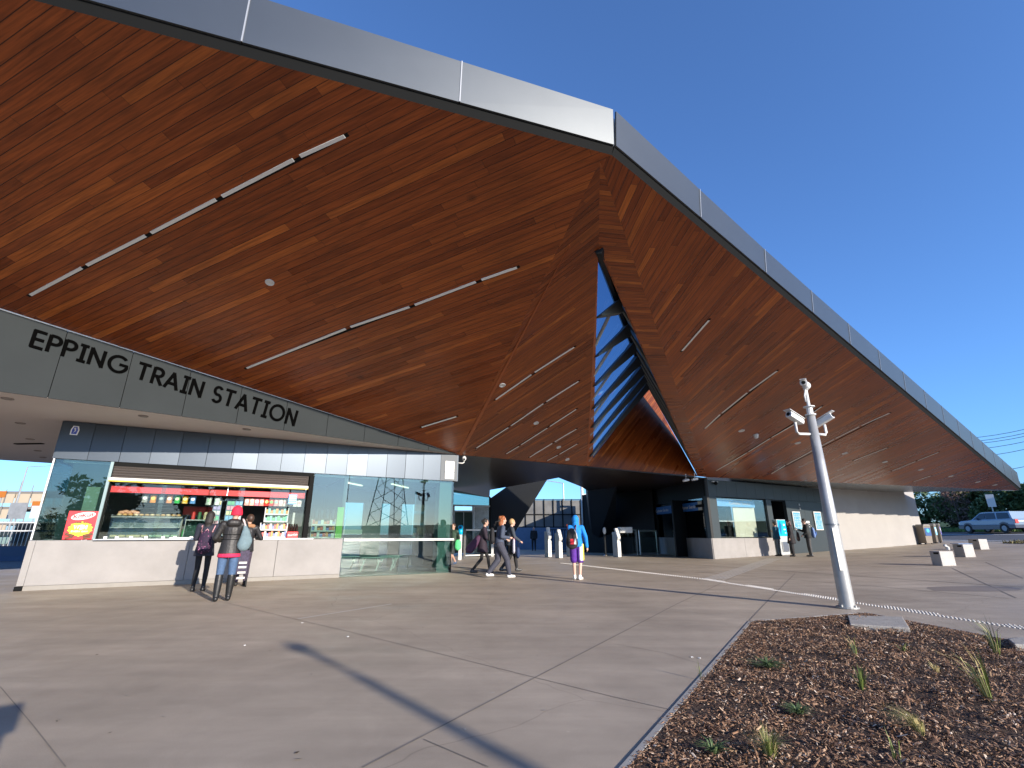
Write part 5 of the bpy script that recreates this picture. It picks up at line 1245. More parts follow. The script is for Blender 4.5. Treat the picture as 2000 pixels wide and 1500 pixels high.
look = ["dense dark", "broad dark green", "rounded olive", "ragged dark", "tall dark", "bushy olive", "low dense", "wide dark", "leaning dark"]
where = ["directly beyond the end of the white wall", "second along the road from the white wall", "behind the bare reddish tree", "above the bonnet of the blue car", "behind the white road sign", "above the rear of the blue car", "at the right edge of the photo", "further back beyond the blue car", "at the far left of the row beyond the bins"]
spots = [(46.5, 61, 4.0, 2.6), (47.5, 56.5, 4.4, 2.6), (48.5, 51.5, 4.1, 2.5), (47.6, 47.6, 3.9, 2.4), (48.5, 44.5, 4.1, 2.4), (48.6, 41.3, 4.2, 2.4), (49, 37.8, 4.6, 2.6), (55, 47, 5.6, 3.2), (46, 67, 4.4, 3.0)]
for k, (x, y, h_, r_) in enumerate(spots):
    tree("%s tree %s" % (look[k], where[k]), x, y, h_ * .98, r_, M_leaf2 if "olive" in look[k] else M_leaf, 7000, k, "trees along the far side of the road", .22, crown0=.05)
tree("bare reddish tree among the evergreens left of the blue car", 45.6, 50.5, 3.9, 1.5, M_twig, 1500, 31, None, .1)
# grass blades on the verge
mb = MB(); rn = random.Random(5)
for k in range(9000):
    x = 41.45 + rn.random() ** 1.5 * 5; y = rn.uniform(34, 75); h_ = rn.uniform(.08, .3); a = rn.uniform(0, 6.28); z = gz(x) + .02
    mb.quad((x - .04 * math.cos(a), y - .04 * math.sin(a), z), (x + .04 * math.cos(a), y + .04 * math.sin(a), z), (x + rn.gauss(0, .05), y, z + h_))
stuff(mb.build("verge_grass", leaf_mat("verge_blade", (.05, .1, .015), (.14, .2, .04))), "rough green grass along the far side of the road", "grass")
# second garden bed corner at the right edge
p = at_g(1975, 1062); mb = MB(); rn = random.Random(9)
for k in range(900):
    x = p.x + rn.uniform(0, 2.2); y = p.y + rn.uniform(-3, .6); z = gz(x) + .01; h_ = rn.uniform(.05, .22); a = rn.uniform(0, 6.28)
    mb.quad((x - .05 * math.cos(a), y - .05 * math.sin(a), z), (x + .05 * math.cos(a), y + .05 * math.sin(a), z), (x + rn.gauss(0, .08), y + rn.gauss(0, .05), z + h_))
stuff(mb.build("ground_cover", leaf_mat("cover_leaf", (.05, .035, .02), (.2, .18, .06))), "brownish ground cover in the small bed near the road at the right edge", "ground cover")
# overhead wires
for k, (ya, yb) in enumerate(((835, 823), (842, 831), (846, 838), (857, 848), (872, 863), (903, 898))):
    a, b = at_d(1840, ya + 5, 95), at_d(2080, yb - 6, 75); mb = MB(); n_ = 12
    a = a + (a - b) * .6
    pts = [a.lerp(b, i / n_) - V((0, 0, 2.0 * (1 - (2 * i / n_ - 1) ** 2))) for i in range(n_ + 1)]
    o = mb.tube(pts, .045, 5).build("overhead_wire", mat("wire", (.1, .1, .11), .6)); tag(o, "%s overhead wire from the top in the sky above the blue car" % ["first", "second", "third", "fourth", "fifth", "lowest"][k], "wire", "overhead wires")

# ================================================================== things behind the camera that throw shadows and reflections
S2 = V((SDIR.x, SDIR.y, 0)).normalized(); te = math.tan(rad(SUN_EL))
nk = at_g(642, 1291); hd = at_g(588, 1267); hz = 5.2; tp_ = nk + S2 * (hz / te); base = nk + (at_g(1020, 1496) - nk).normalized() * (hz / te); of = hd - nk; ln = tp_ - base
lamp = thing("street_lamp", "lamp post behind the viewer whose shadow falls across the paving", "street lamp", (base.x, base.y, 0))
mb = MB(); mb.tube([(0, 0, 0), (ln.x, ln.y, hz - .2), (ln.x + of.x * .15, ln.y + of.y * .15, hz - .05), (ln.x + of.x * .5, ln.y + of.y * .5, hz)], [.07, .055, .05, .045], 10); mb.build("shaft", M_galv, lamp)
mb = MB(); mb.ell((ln.x + of.x, ln.y + of.y, hz + .02), (.26, .12, .08), rz=math.atan2(of.y, of.x)); mb.build("lantern", M_dark, lamp)
hs = at_g(-8, 1395); hz2 = 1.65; bs = hs + S2 * (hz2 / te)  # unseen post added only to throw the viewer's own shadow
kp = thing("shadow_post", "added unseen post with square head behind the viewer that casts the viewer shadow at the left edge", "shadow caster", (bs.x, bs.y, 0))
mb = MB(); mb.tube([(0, 0, 0), (0, 0, 1.5)], .09, 8); mb.build("post", M_galv, kp); mb = MB(); mb.box((0, 0, 1.6), (.26, .1, .2), rz=rad(45)); mb.build("head", M_dark, kp)
def pylon(x, y, h_, lab):
    t_ = thing("pylon", lab, "pylon", (x, y, 0), rad(20), "pylons reflected in the kiosk glass"); mb = MB()
    def wd_(z): return 3.2 * (1 - z / h_) + .35
    legs = [[V((sx * wd_(z), sy * wd_(z), z)) for z in (0, h_ * .35, h_ * .65, h_)] for sx, sy in ((-1, -1), (1, -1), (1, 1), (-1, 1))]
    for l in legs: mb.tube(l, .1, 4)
    for k in range(9):
        za, zb = h_ * k / 9, h_ * (k + 1) / 9
        for i in range(4):
            c4 = ((-1, -1), (1, -1), (1, 1), (-1, 1)); a, b = c4[i], c4[(i + 1) % 4]
            mb.tube([(a[0] * wd_(za), a[1] * wd_(za), za), (b[0] * wd_(zb), b[1] * wd_(zb), zb)], .06, 4)
    mb.build("tower", M_dark, t_)
    for z in (.68, .8, .92):
        q = MB(); q.tube([(-4.5, 0, h_ * z), (4.5, 0, h_ * z)], .12, 4); q.build("crossarm", M_dark, t_)
pylon(62, -48, 24, "pylon behind the viewer, left one reflected in the glass"); pylon(80, -38, 24, "pylon behind the viewer, right one reflected in the glass")
for k, (x, y, h_, r_) in enumerate(((50, -8, 8, 4.5), (58, -18, 7, 5), (66, -24, 6.5, 5), (40, -75, 10, 6), (20, -70, 9, 6), (0, -80, 11, 7), (55, 2, 9, 5))):
    tree("tree behind the viewer reflected in the glass, %s of seven" % ords[k], x, y, h_, r_, M_leaf, 3000, 60 + k, "trees behind the viewer", .6, crown0=.1)
# scattered litter and leaves on the paving
mb = MB(); rn = random.Random(21)
for k in range(45):
    px, py = rn.uniform(20, 1400), 1150 + 340 * rn.random() ** 1.3
    if px > 1200 and py > 1240: continue
    p = at_g(px, py); s_ = rn.uniform(.006, .018); a = rn.uniform(0, 6.28); z = gz(p.x) + .003
    if k % 6 == 0: s_ *= 1.6
    e1 = V((math.cos(a), math.sin(a), .1)) * s_; e2 = V((-math.sin(a), math.cos(a), .2)) * s_ * .45; c = V((p.x, p.y, z + s_ * .2))
    mb.quad(c - e1, c - e2, c + e1, c + e2)
stuff(mb.build("leaf_litter", leaf_mat("litter", (.05, .035, .02), (.5, .46, .4))), "tiny dry leaves and scraps scattered over the paving", "litter")
for k, (x, y) in enumerate(((590, 1217), (679, 1244), (478, 1261), (1352, 1284), (1366, 1286))):
    p = at_g(x, y); mb = MB(); mb.prism([(-.012, -.008, 0), (.012, -.01, 0), (.014, .009, 0), (-.01, .01, 0)], (0, 0, .006)); o = mb.build("paper_scrap", M_white); o.location = (p.x, p.y, gz(p.x) + .002); o.rotation_euler = (0, 0, k)
    tag(o, "white paper scrap on the paving, %s" % ["near the end of the pale line", "right of the pale line's end", "left of the lamp shadow's head", "left one of the pair near the mulch bed", "right one of the pair near the mulch bed"][k], "paper scrap", "white paper scraps on the paving")
p = at_g(470, 1160); mb = MB()
for k in range(26):
    a = rn.uniform(0, 6.28); c = V((p.x + rn.gauss(0, .2), p.y + rn.gauss(0, .03), .012)); mb.quad(c - V((math.cos(a), math.sin(a), 0)) * .03, c + V((-math.sin(a), math.cos(a), .3)) * .012, c + V((math.cos(a), math.sin(a), .2)) * .03)
one(mb, "fallen_sprig", M_blade, "small green sprig lying on the paving before the kiosk", "sprig")

# ================================================================== PEOPLE (local frame: facing +y, feet on z = 0)
def skirt(mb, c, z0, r0, z1, r1, fl=.8, n=20, mid=None):
    zs = [(z0, r0 * .97), (z0 + .012, r0), ((z0 + z1) / 2, mid or (r0 + r1) / 2), (z1, r1)]
    R = []
    for z, r in zs:
        i = len(mb.v); R.append(i)
        for k in range(n): a = 6.28318 * k / n; mb.v.append(V((c.x + r * math.cos(a), c.y + r * fl * math.sin(a), z)))
    return mb.loft(R, n)
def person(label, loc, yaw, h, joints=None, skin=(.5, .3, .22), top=None, bottom=None, shoes=(.02, .02, .02), hair=None, hair_kind="short", voxel=.011, top_len=.82, sleeve=1., leg_w=1., extra=None, hood=None, short=False, boots=False, lean=0.):
    """joints: overrides in metres for a 1.70 m figure"""
    k = h / 1.70; t_ = thing("person", label, "person", loc, yaw)
    J = dict(anL=(-.1, 0, .08), anR=(.1, 0, .08), knL=(-.1, .02, .48), knR=(.1, .02, .48), hpL=(-.09, 0, .9), hpR=(.09, 0, .9), pel=(0, 0, .95), wai=(0, 0, 1.08), che=(0, .0, 1.28), nek=(0, -.01, 1.44), hed=(0, .01, 1.585),
             shL=(-.175, -.01, 1.38), shR=(.175, -.01, 1.38), elL=(-.23, -.03, 1.12), elR=(.23, -.03, 1.12), wrL=(-.23, .04, .88), wrR=(.23, .04, .88), ftL=0., ftR=0.)
    J.update(joints or {})
    P_ = {a: V(b) for a, b in J.items() if isinstance(b, tuple)}
    if lean:
        for a in P_:
            if P_[a].z > .9: P_[a].y += lean * (P_[a].z - .9)
    g = lambda a: P_[a] * k
    M_skin = mat("skin_%d" % int(skin[0] * 100), skin, .55, var=.08, vs=9)
    # hands: palm, four fingers, thumb
    def hand(mb, side):
        w_, e_ = g("wr" + side), g("el" + side); d = (w_ - e_).normalized(); sx = -1 if side == "L" else 1
        inn = V((-sx, 0, 0)); s_ = d.cross(inn).normalized()
        pc = w_ + d * .045 * k; mb.cap(w_, pc + d * .03 * k, .026 * k, .031 * k, 10, .6)
        for i, (o, l) in enumerate(((-.025, .062), (-.008, .072), (.009, .067), (.025, .052))):
            b = w_ + d * .082 * k + s_ * o * k; m_ = b + d * l * .5 * k + inn * .006 * k; mb.cap(b, m_, .009 * k, .0085 * k, 6); mb.cap(m_, m_ + (d * .8 + inn * .6).normalized() * l * .5 * k, .0085 * k, .007 * k, 6)
        tb = w_ + d * .03 * k - s_ * .026 * k; mb.cap(tb, tb + (d * .6 - s_ * .7 + inn * .4).normalized() * .055 * k, .011 * k, .0085 * k, 6)
    mb = MB(); N = 12
    for s_ in "LR":
        lw = min(1., leg_w) * (.93 if not short else 1.); mb.cap(g("hp" + s_), g("kn" + s_), .08 * k * lw, .055 * k * lw, N); mb.cap(g("kn" + s_), g("an" + s_), .054 * k * lw, .036 * k * lw, N)
        mb.cap(g("sh" + s_), g("el" + s_), .048 * k, .038 * k, N); mb.cap(g("el" + s_), g("wr" + s_), .037 * k, .025 * k, N); hand(mb, s_)
        a = math.radians(P_ and J["ft" + s_] or 0); f = g("an" + s_); mb.cap(f + V((0, -.02, -.04)) * k, f + V((math.sin(a) * .12, math.cos(a) * .13, -.05)) * k, .038 * k, .03 * k, N)
        mb.cap(g("che") + V((0, 0, .03)) * k, g("sh" + s_), .085 * k, .05 * k, N)
    mb.cap(g("pel"), g("wai"), .125 * k, .11 * k, N, .75); mb.cap(g("wai"), g("che"), .11 * k, .13 * k, N, .7)
    mb.cap(g("nek") - V((0, 0, .04)) * k, g("hed"), .05 * k, .045 * k, N)
    hc = g("hed"); hd_ = (g("hed") - g("nek")).normalized()
    fy = J.get("face", 0.); FM = Matrix.Rotation(rad(fy), 3, 'Z'); fw = FM @ V((0, 1, 0)); fs = FM @ V((1, 0, 0))
    mb.ell(hc + V((0, 0, .02)) * k, (.077 * k, .096 * k, .112 * k), 14, 10, rz=rad(fy)); mb.cap(hc + fw * .035 * k - V((0, 0, .05)) * k, hc + fw * .06 * k - V((0, 0, .075)) * k, .045 * k, .03 * k, 10)
    mb.cap(hc + fw * .09 * k + V((0, 0, .012)) * k, hc + fw * .108 * k - V((0, 0, .018)) * k, .009 * k, .013 * k, 8)
    for sx in (-1, 1): mb.ell(hc + fs * .08 * sx * k - V((0, 0, 0)), (.012 * k, .02 * k, .03 * k), 8, 6, rz=rad(fy))
    mb.build("body", M_skin, t_, remesh=voxel * .85, smooth=True)
    mb = MB()
    for sx in (-1, 1): mb.ell(hc + fw * .088 * k + fs * .032 * sx * k + V((0, 0, .016)) * k, (.012 * k, .008 * k, .007 * k), 8, 6)
    mb.build("eyes", mat("eye_dark", (.02, .015, .012), .3), t_)
    mb = MB(); mb.ell(hc + fw * .098 * k - V((0, 0, .042)) * k, (.022 * k, .008 * k, .007 * k), 8, 6, rz=rad(fy)); mb.build("mouth", mat("lips", (.35, .12, .1), .5), t_)
    # trousers / leggings
    if bottom:
        mb = MB()
        for s_ in "LR":
            kn = g("kn" + s_); hp = g("hp" + s_); an = g("an" + s_)
            if short: mb.cap(hp, hp.lerp(kn, .92), .108 * k * leg_w, .1 * k * leg_w, N)
            else:
                mb.cap(hp, kn, .093 * k * leg_w, .066 * k * leg_w, N); mb.cap(kn, kn.lerp(an, .4), .066 * k * leg_w, .064 * k * leg_w, N); mb.cap(kn.lerp(an, .4), kn.lerp(an, .95), .064 * k * leg_w, .048 * k * leg_w, N)
        mb.cap(g("pel") - V((0, 0, .04)) * k, g("wai"), .138 * k, .122 * k, N, .8)
        mb.build("shorts" if short else "trousers", bottom, t_, remesh=voxel, smooth=True)
    # shoes or boots
    for s_ in "LR":
        mb = MB(); a = math.radians(J["ft" + s_] or 0); f = g("an" + s_); fd = V((math.sin(a), math.cos(a), 0))
        mb.cap(f + (fd * -.03 + V((0, 0, -.035))) * k, f + (fd * .15 + V((0, 0, -.05))) * k, .047 * k, .034 * k, N); mb.cap(f + (fd * -.03 + V((0, 0, -.055))) * k, f + (fd * .16 + V((0, 0, -.06))) * k, .036 * k, .028 * k, N); mb.cap(f, f + V((0, 0, .02)), .05 * k, .046 * k, N)
        if boots: kn = g("kn" + s_); mb.cap(f, f.lerp(kn, .5), .053 * k, .068 * k, N); mb.cap(f.lerp(kn, .5), f.lerp(kn, .9), .068 * k, .071 * k, N)
        mb.build("boot" if boots else "shoe", mat("shoe_%d_%d" % (int(shoes[0] * 100), int(shoes[2] * 100)), shoes, .45), t_, remesh=voxel, smooth=True)
    # jacket
    if top:
        mb = MB(); q = 1.
        for s_ in "LR":
            mb.cap(g("sh" + s_), g("el" + s_), .07 * k, .058 * k, N); mb.cap(g("el" + s_), g("el" + s_).lerp(g("wr" + s_), sleeve), .057 * k, .046 * k, N)
            mb.cap(g("che") + V((0, 0, .035)) * k, g("sh" + s_), .112 * k, .07 * k, N)
        bot = g("pel").lerp(g("wai"), 0); bot = V((bot.x, bot.y, top_len * k))
        mb.cap(g("wai"), g("che"), .155 * k, .165 * k, N, .8); skirt(mb, g("pel"), top_len * k, (.195 + max(0, .8 - top_len) * .2) * k, g("wai").z + .02, .16 * k, .82)
        mb.cap(g("che") + V((0, -.01, .06)) * k, g("nek") - V((0, 0, .02)) * k, .12 * k, .07 * k, N, .8)
        if hood == "down": mb.cap(g("nek") + V((-.05, -.09, -.03)) * k, g("nek") + V((.05, -.09, -.03)) * k, .075 * k, .075 * k, N)
        if hood == "up":
            mb.ell(hc + V((0, -.012, .025)) * k, (.105 * k, .12 * k, .132 * k), 16, 10); mb.cap(g("nek") - V((0, 0, .02)) * k, hc - V((0, .02, .03)) * k, .1 * k, .092 * k, N)
        mb.build("jacket", top, t_, remesh=voxel, smooth=True)
    if hair:
        mb = MB(); b = hc + V((0, 0, .035)) * k - fw * .016 * k; mb.ell(b, (.09 * k, .1 * k, .112 * k), 16, 10, rz=rad(fy))
        if hair_kind == "long": mb.cap(b - fw * .02 * k, hc - fw * .06 * k - V((0, 0, .1)) * k, .088 * k, .09 * k, N, .8); mb.cap(hc - fw * .06 * k - V((0, 0, .1)) * k, hc - fw * .085 * k - V((0, 0, .27)) * k, .088 * k, .055 * k, N, .6)
        if hair_kind == "bun": mb.ell(hc - fw * .1 * k + V((0, 0, .05)) * k, (.05 * k, .05 * k, .05 * k))
        if hair_kind == "mop":
            for i in range(9): a = i * .7; mb.ell(b + V((math.cos(a) * .06, math.sin(a) * .06 - .02, .02 + .04 * math.sin(i * 2.1))) * k, (.05 * k, .05 * k, .05 * k), 8, 6)
            mb.cap(b - fw * .03 * k, hc - fw * .07 * k - V((0, 0, .1)) * k, .085 * k, .07 * k, N)
        mb.build("hair", hair, t_, remesh=voxel, smooth=True)
    if extra: extra(t_, g, k, hc)
    return t_
def cloth(name, c, **k): return mat(name, c, k.pop("rough", .8), var=k.pop("var", .35), vs=k.pop("vs", 14), bump=.6, bs=35, bdist=.012, **k)
def face_yaw(dx, dy): return math.atan2(-dx, dy)
YK = KA   # facing the kiosk front (inward normal)
# --- woman in the red hat
pw = at_g(432, 1174)
def ex_woman(t_, g, k, hc):
    mb = MB(); mb.ell(hc + V((0, -.005, .045)) * k, (.098 * k, .108 * k, .115 * k), 18, 12); mb.tube([hc + V((0, -.004, -.035)) * k, hc + V((0, -.004, .03)) * k], .105 * k, 16); mb.build("knit_hat", cloth("hat_red", (.72, .015, .05)), t_, remesh=.01)
    mb = MB(); skirt(mb, g("pel"), .775 * k, .2 * k, .9 * k, .185 * k, .82); mb.build("hem", cloth("hem_pink", (.68, .02, .08)), t_, remesh=.011)
    for z in (1.02, 1.1, 1.19):
        mb = MB(); R = [mb.ring((g("wai").x, g("wai").y, z * k + d), (0, 0, 1), r, 24, r * .79) for d, r in ((-.006, .17 * k), (0, .173 * k), (.006, .17 * k))]; mb.loft(R, 24, cap=False); mb.build("quilt_seam", M_black, t_)
person("woman in red knit hat, black puffer jacket, jeans and tall black boots", tuple(pw), YK - .05, 1.70,
       dict(elL=(-.27, .02, 1.13), wrL=(-.2, .2, 1.08), elR=(.27, .04, 1.12), wrR=(.2, .22, 1.1), hed=(.015, .04, 1.585), anL=(-.1, -.02, .08), anR=(.1, .03, .08)),
       top=cloth("puffer_black", (.022, .02, .019), rough=.5), bottom=cloth("denim", (.06, .11, .2)), shoes=(.012, .012, .012), boots=True, hood="down", top_len=.83, voxel=.01, extra=ex_woman)
Mk = Matrix.Rotation(YK, 3, 'Z')
def near(p, off): return p + Mk @ V(off)
def teardrop(name, label, cat, p, pts, m, yaw, fl=.5, parts=None):
    t_ = thing(name, label, cat, tuple(p), yaw); mb = MB()
    for a, b, ra, rb in pts: mb.cap(a, b, ra, rb, 14, fl)
    mb.build("body", m, t_, remesh=.012, smooth=True); 
    if parts: parts(t_)
    return t_
def strap_fn(paths, m, r=.014):
    def f(t_):
        for p_ in paths:
            mb = MB(); mb.tube(p_, r, 6); mb.build("strap", m, t_, smooth=True)
    return f
pbag = near(pw, (.22, -.12, 0)); pbag.z = .95
teardrop("shoulder_bag", "pale blue grey slouchy bag hanging from the woman's right shoulder", "bag", pbag, [((0, 0, .05), (.02, 0, .12), .12, .12), ((.02, 0, .12), (0, .02, .3), .12, .07), ((0, .02, .3), (-.03, .05, .42), .06, .03)], cloth("bag_bluegrey", (.13, .19, .21)), YK, .6, strap_fn([[(-.02, .04, .4), (-.06, .07, .5), (-.08, .12, .53)]], cloth("strap_pale", (.6, .5, .48)), .02))
# --- girl with floral backpack
pg = at_g(385, 1155)
person("girl with long straight dark hair, navy coat and black tights at the counter", tuple(pg), YK - .15, 1.68,
       dict(elL=(-.22, .05, 1.12), wrL=(-.12, .24, 1.12), elR=(.22, .04, 1.12), wrR=(.15, .2, 1.05), face=-8, knL=(-.08, .02, .47)),
       top=cloth("coat_navy", (.016, .018, .032)), bottom=cloth("tights_black", (.008, .008, .009)), hair=mat("hair_black", (.014, .011, .009), .6, var=.4, vs=30, bump=.8, bs=90), hair_kind="long", top_len=.74, leg_w=.85, voxel=.011)
pp = near(pg, (-.02, -.2, 0)); pp.z = .82
def bp_parts(m, m2):
    def f(t_):
        for sx in (-.1, .1):
            mb = MB(); mb.tube([(sx * 1.1, .06, .42), (sx * 1.2, .12, .55), (sx * 1.3, .22, .58)], .02, 6); mb.build("strap", m, t_, smooth=True)
        mb = MB(); mb.box((0, -.1, .12), (.2, .04, .18)); mb.build("front_pocket", m2, t_, bevel=.02)
        mb = MB(); mb.tube([(-.03, .03, .45), (0, .03, .49), (.03, .03, .45)], .008, 6); mb.build("handle", m, t_)
    return f
M_floral = bpy.data.materials.new("floral_fabric"); M_floral.use_nodes = True
_n = M_floral.node_tree; _g = _n.nodes.new("ShaderNodeNewGeometry"); _v = _n.nodes.new("ShaderNodeTexVoronoi"); _v.inputs["Scale"].default_value = 24; _r = _n.nodes.new("ShaderNodeValToRGB")
_n.links.new(_g.outputs["Position"], _v.inputs["Vector"]); _n.links.new(_v.outputs["Distance"], _r.inputs[0]); _n.links.new(_r.outputs[0], _n.nodes["Principled BSDF"].inputs["Base Color"])
_e = _r.color_ramp.elements; _e[0].color = (.4, .12, .25, 1); _e[1].color = (.02, .008, .03, 1); _e[1].position = .35; _e[0].position = .1; _n.nodes["Principled BSDF"].inputs["Roughness"].default_value = .8
teardrop("backpack", "purple floral backpack with pink straps on the dark haired girl's back", "backpack", pp, [((0, 0, .1), (0, 0, .34), .15, .12)], M_floral, YK - .15, .55, bp_parts(cloth("strap_pink", (.65, .35, .38)), M_floral))
# --- customer partly hidden behind the red hat woman
p3_ = at_g(468, 1144)
person("person in black coat with brown fur collar leaning on the counter", tuple(p3_), YK + .1, 1.66,
       dict(elR=(.33, .04, 1.12), wrR=(.26, .26, 1.13), elL=(-.2, .1, 1.12), wrL=(-.1, .28, 1.14), face=20),
       top=cloth("coat_black", (.018, .018, .02), rough=.5), bottom=cloth("leggings_dark", (.05, .035, .06), var=.8, vs=20), hair=mat("hair_brown", (.05, .025, .015), .5), top_len=.8, voxel=.012,
       extra=lambda t_, g, k, hc: [m_.build("fur_collar", cloth("fur_brown", (.3, .15, .07), vs=60), t_, remesh=.012) for m_ in [MB().cap(g("nek") + V((-.08, -.05, -.0)), g("nek") + V((.09, -.03, -.02)), .055, .055)]])
# pushchair by her
pc = near(p3_, (-.02, -.3, 0)); ct = thing("pushchair", "dark folded pushchair with pale grey slats between the two black coats", "pushchair", (pc.x, pc.y, 0), YK)
mb = MB(); mb.tube([(-.12, 0, .1), (-.1, .05, .95)], .014, 6); mb.tube([(.12, 0, .1), (.1, .05, .95)], .014, 6); mb.tube([(-.1, .05, .95), (.1, .05, .95)], .014, 6); mb.build("frame", M_dark, ct)
mb = MB(); mb.box((0, .04, .55), (.24, .1, .55)); mb.build("seat", cloth("push_fabric", (.05, .04, .07), var=.9, vs=25), ct, bevel=.02)
for z in (.2, .32, .44, .54):
    mb = MB(); mb.box((0, -.03, z), (.17, .015, .045)); mb.build("slat", mat("slat_grey", (.5, .5, .47), .5), ct)
for x in (-.13, .13):
    for y in (-.08, .14):
        mb = MB(); mb.tube([(x - .015, y, .075), (x + .015, y, .075)], .075, 14); mb.build("wheel", MATS["tyre"], ct)
# --- three walking right
WY = rad(-82)
walk = dict(hpL=(-.08, 0, .9), knL=(-.08, .2, .5), anL=(-.08, .26, .1), knR=(.08, -.02, .47), anR=(.08, -.32, .12), elL=(-.22, -.12, 1.12), wrL=(-.2, -.0, .9), elR=(.22, .08, 1.12), wrR=(.18, .28, 1.0))
walk2 = dict(knR=(.08, .22, .5), anR=(.08, .3, .08), knL=(-.08, -.0, .47), anL=(-.08, -.3, .12), elL=(-.2, .02, 1.12), wrL=(-.15, .22, 1.05), elR=(.22, -.02, 1.12), wrR=(.16, .22, 1.1))
pa_ = at_g(941, 1121)
person("person in long very dark coat and black leggings, leftmost of the three walking girls", tuple(pa_), WY, 1.66, walk, top=cloth("coat_plum", (.018, .01, .02)), bottom=cloth("leggings_black", (.008, .008, .009)), hair=mat("hair_black", (.012, .009, .007), .28), hair_kind="bun", top_len=.66, leg_w=.8, shoes=(.03, .03, .03), lean=.12, voxel=.013,
       extra=lambda t_, g, k, hc: [m_.build("coat_tail", cloth("coat_purple", (.06, .02, .055)), t_, remesh=.013) for m_ in [MB().cap((0, -.12, 1.05), (0, -.4, .74), .12, .14, 12)]])
pb2 = at_g(974, 1128)
person("girl with auburn hair, grey blue jumper, baggy dark tracksuit and white trainers", tuple(pb2), WY + .2, 1.70, walk2, top=cloth("jumper_grey", (.05, .065, .1)), bottom=cloth("tracksuit", (.04, .042, .06)), hair=mat("hair_auburn", (.28, .09, .03), .5, var=.5, vs=40), hair_kind="mop", shoes=(.7, .7, .68), leg_w=1.35, lean=.16, top_len=.84, voxel=.013, skin=(.62, .38, .28))
pq = pb2 + V((-.2, -.05, 0)); pq.z = 1.0
teardrop("backpack", "black backpack on the auburn haired girl", "backpack", pq, [((0, 0, .05), (0, 0, .28), .14, .11)], cloth("pack_black", (.012, .012, .014)), WY, .6, bp_parts(cloth("strap_black", (.02, .02, .02)), MATS["pack_black"]))
pc2 = at_g(996, 1117)
person("person in dark jumper with fair hair, farthest right of the three walking girls", tuple(pc2), WY + .1, 1.68, walk, top=cloth("jumper_slate", (.035, .045, .06)), bottom=cloth("trousers_black", (.012, .012, .013)), hair=mat("hair_fair", (.4, .26, .12), .5, var=.4, vs=40), shoes=(.05, .05, .05), lean=.1, top_len=.84, voxel=.014, skin=(.62, .38, .28))
pd = pc2 + V((.12, -.22, .62)); teardrop("carrier_bag", "pale striped carrier bag held by the girl on the right of the group", "bag", pd, [((0, 0, .05), (0, 0, .35), .1, .09)], cloth("bag_pale", (.5, .48, .55), var=.8, vs=12), WY, .5, strap_fn([[(0, .05, .35), (0, .02, .48), (0, -.05, .35)]], cloth("strap_maroon", (.25, .03, .06))))
pd = pc2 + V((.26, -.15, .5)); teardrop("sports_bag", "navy blue bag hanging lowest beside the striped carrier bag", "bag", pd, [((0, 0, .04), (0, 0, .18), .12, .11)], cloth("bag_navy", (.015, .035, .1)), WY, .6, strap_fn([[(0, .06, .2), (0, .0, .5), (0, -.06, .2)]], cloth("strap_black2", (.02, .02, .03))))
pn = pc2 + V((-.02, -.3, 1.0)); 
# --- legs emerging behind the glass corner with a green bag
pe = at_g(893, 1106) + V((-.25, .5, 0)); 
person("person in dark shorts stepping out behind the kiosk's glass corner", tuple(pe), rad(150), 1.6, walk, top=cloth("top_darkgreen", (.03, .06, .04)), bottom=cloth("shorts_dark", (.02, .03, .03)), short=True, shoes=(.05, .08, .14), hair=MATS["hair_brown"], voxel=.014)
teardrop("drawstring_bag", "round bright green and black bag beside the kiosk's glass corner", "bag", V((pe.x + .22, pe.y - .2, .66)), [((0, 0, .05), (0, 0, .2), .14, .13)], cloth("bag_green", (.1, .6, .22)), 0, .6, strap_fn([[(0, 0, .3), (.02, 0, .45), (0, .05, .6)]], M_black))
# --- boy in blue hoodie
pb3 = at_g(1128, 1132)
def ex_boy(t_, g, k, hc):
    for s_, sx in (("R", 1),):
        mb = MB(); hp, kn = g("hp" + s_), g("kn" + s_); mb.cap(hp + V((.055, -.01, 0)), hp.lerp(kn, .88) + V((.05, -.01, 0)), .062, .06, 10); mb.build("side_stripe", mat("stripe_yellow", (.85, .68, .05), .7), t_, smooth=True)
        mb = MB(); mb.cap(hp + V((.02, -.05, 0)), hp.lerp(kn, .88) + V((.015, -.05, 0)), .062, .062, 10); mb.build("side_stripe", mat("stripe_white", (.7, .65, .7), .7), t_, smooth=True)
person("boy in bright blue hooded jumper, purple and yellow shorts and white trainers, seen from behind", tuple(pb3), rad(-6), 1.70,
       dict(elR=(.27, -.02, 1.12), wrR=(.3, .05, .86), elL=(-.22, .06, 1.14), wrL=(-.1, .22, 1.1), hed=(0, .04, 1.57), anL=(-.07, .05, .08), anR=(.07, -.03, .08), knL=(-.08, .04, .48), ftR=25., ftL=-10.),
       top=cloth("hoodie_blue", (.005, .2, .6)), bottom=cloth("shorts_purple", (.09, .02, .25)), short=True, hood="up", shoes=(.75, .74, .7), skin=(.6, .36, .27), voxel=.011, top_len=.86, extra=ex_boy)
pk = pb3 + V((-.14, -.22, .88))
def boy_parts(t_):
    bp_parts(cloth("strap_red", (.2, .03, .02)), cloth("pocket_grey", (.03, .025, .025)))(t_)
    mb = MB(); mb.box((-.0, -.128, .12), (.09, .012, .14)); mb.build("red_patch", mat("patch_red", (.5, .01, .02), .6), t_)
    mb = MB(); mb.prism([(.05, -.13, .05), (.11, -.13, .05), (.11, -.13, .2), (.07, -.13, .2)], (0, -.01, 0)); mb.build("pale_patch", mat("patch_pale", (.6, .58, .56), .6), t_)
    mb = MB(); mb.tube([(.07, -.07, .44), (.125, -.06, .33), (.14, -.05, .2)], .014, 6); mb.build("piping", M_white, t_)
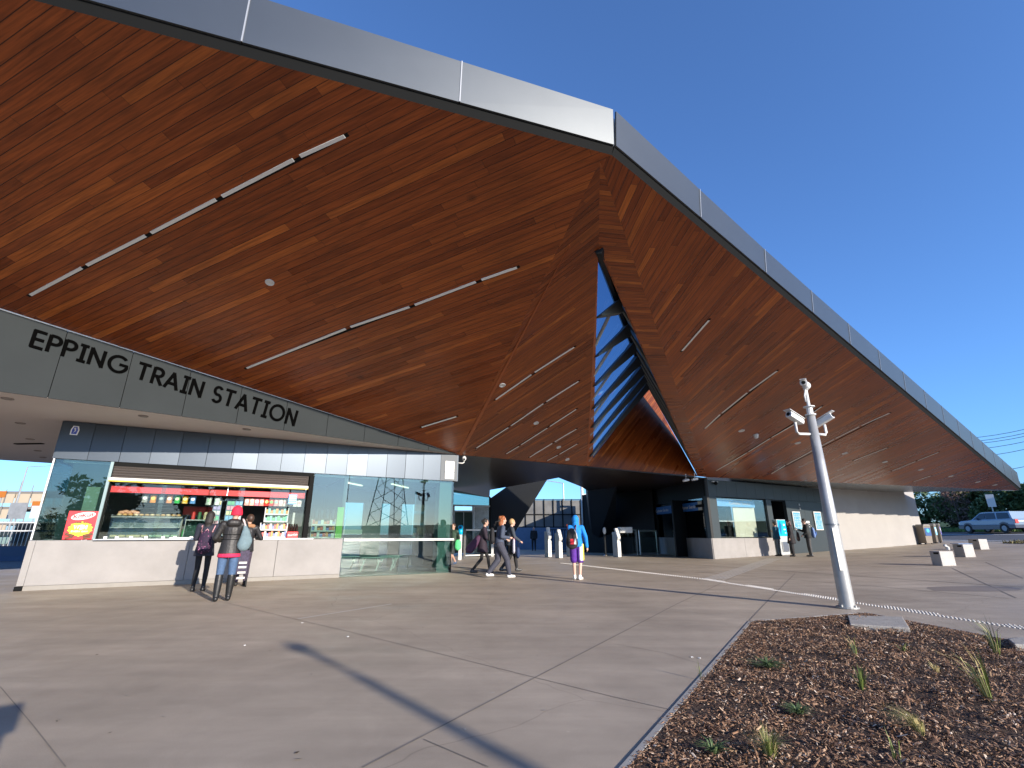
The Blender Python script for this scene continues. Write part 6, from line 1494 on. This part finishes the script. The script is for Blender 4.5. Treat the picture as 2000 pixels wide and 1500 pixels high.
teardrop("backpack", "black backpack with red and pale patches hanging off the boy's left shoulder", "backpack", pk, [((0, 0, .08), (0, 0, .34), .17, .14)], cloth("pack_charcoal", (.02, .018, .018)), rad(-6), .55, boy_parts)
# --- far silhouette, and the group at the ticket machine
person("person standing far off in dark clothes before the blue hoarding", tuple(at_g(1043, 1076)), rad(170), 1.72, None, top=cloth("dark_top", (.01, .01, .011)), bottom=cloth("dark_trousers", (.01, .01, .011)), hair=MATS["hair_black"], voxel=.02)
person("person in teal top and grey trousers facing the blue ticket machine", tuple(at_g(1523, 1086)), YK, 1.68, dict(wrR=(.2, .25, 1.2), elR=(.25, .08, 1.15)), top=cloth("top_teal", (.01, .07, .11)), bottom=cloth("trousers_grey", (.1, .12, .12)), hair=MATS["hair_black"], voxel=.016)
pr1 = at_g(1551, 1087)
person("person in long black coat between the ticket machine and the capped man", tuple(pr1), YK + .5, 1.72, None, top=cloth("coat_black2", (.012, .01, .013)), bottom=MATS["trousers_black"], hair=mat("hair_darkbrown", (.05, .02, .02), .5), hair_kind="long", top_len=.6, leg_w=1.3, voxel=.015)
teardrop("shoulder_bag", "dark brown shoulder bag at the side of the black coat by the ticket machine", "bag", pr1 + V((.32, -.08, .78)), [((0, 0, .05), (0, 0, .3), .12, .09)], cloth("bag_brown", (.05, .025, .015)), YK, .5, strap_fn([[(0, .03, .36), (-.08, .03, .6)]], M_black))
pr2 = at_g(1585, 1087)
person("man in dark jacket and grey trousers facing left beside the timetable boards", tuple(pr2), rad(75), 1.76, dict(elR=(.2, .08, 1.14), wrR=(.1, .3, 1.22), elL=(-.2, .05, 1.12), wrL=(-.1, .2, .98)), top=cloth("jacket_charcoal", (.02, .022, .022)), bottom=cloth("trousers_charcoal", (.06, .058, .056)), hair=MATS["hair_black"], voxel=.015, lean=.1)
teardrop("backpack", "blue and white backpack on the man beside the timetable boards", "backpack", pr2 + V((.24, -.08, .95)), [((0, 0, .05), (0, 0, .3), .15, .12)], cloth("pack_bluewhite", (.12, .2, .4), var=1., vs=9), rad(75), .6, bp_parts(cloth("strap_white", (.6, .6, .6)), cloth("pocket_blue", (.05, .15, .5))))
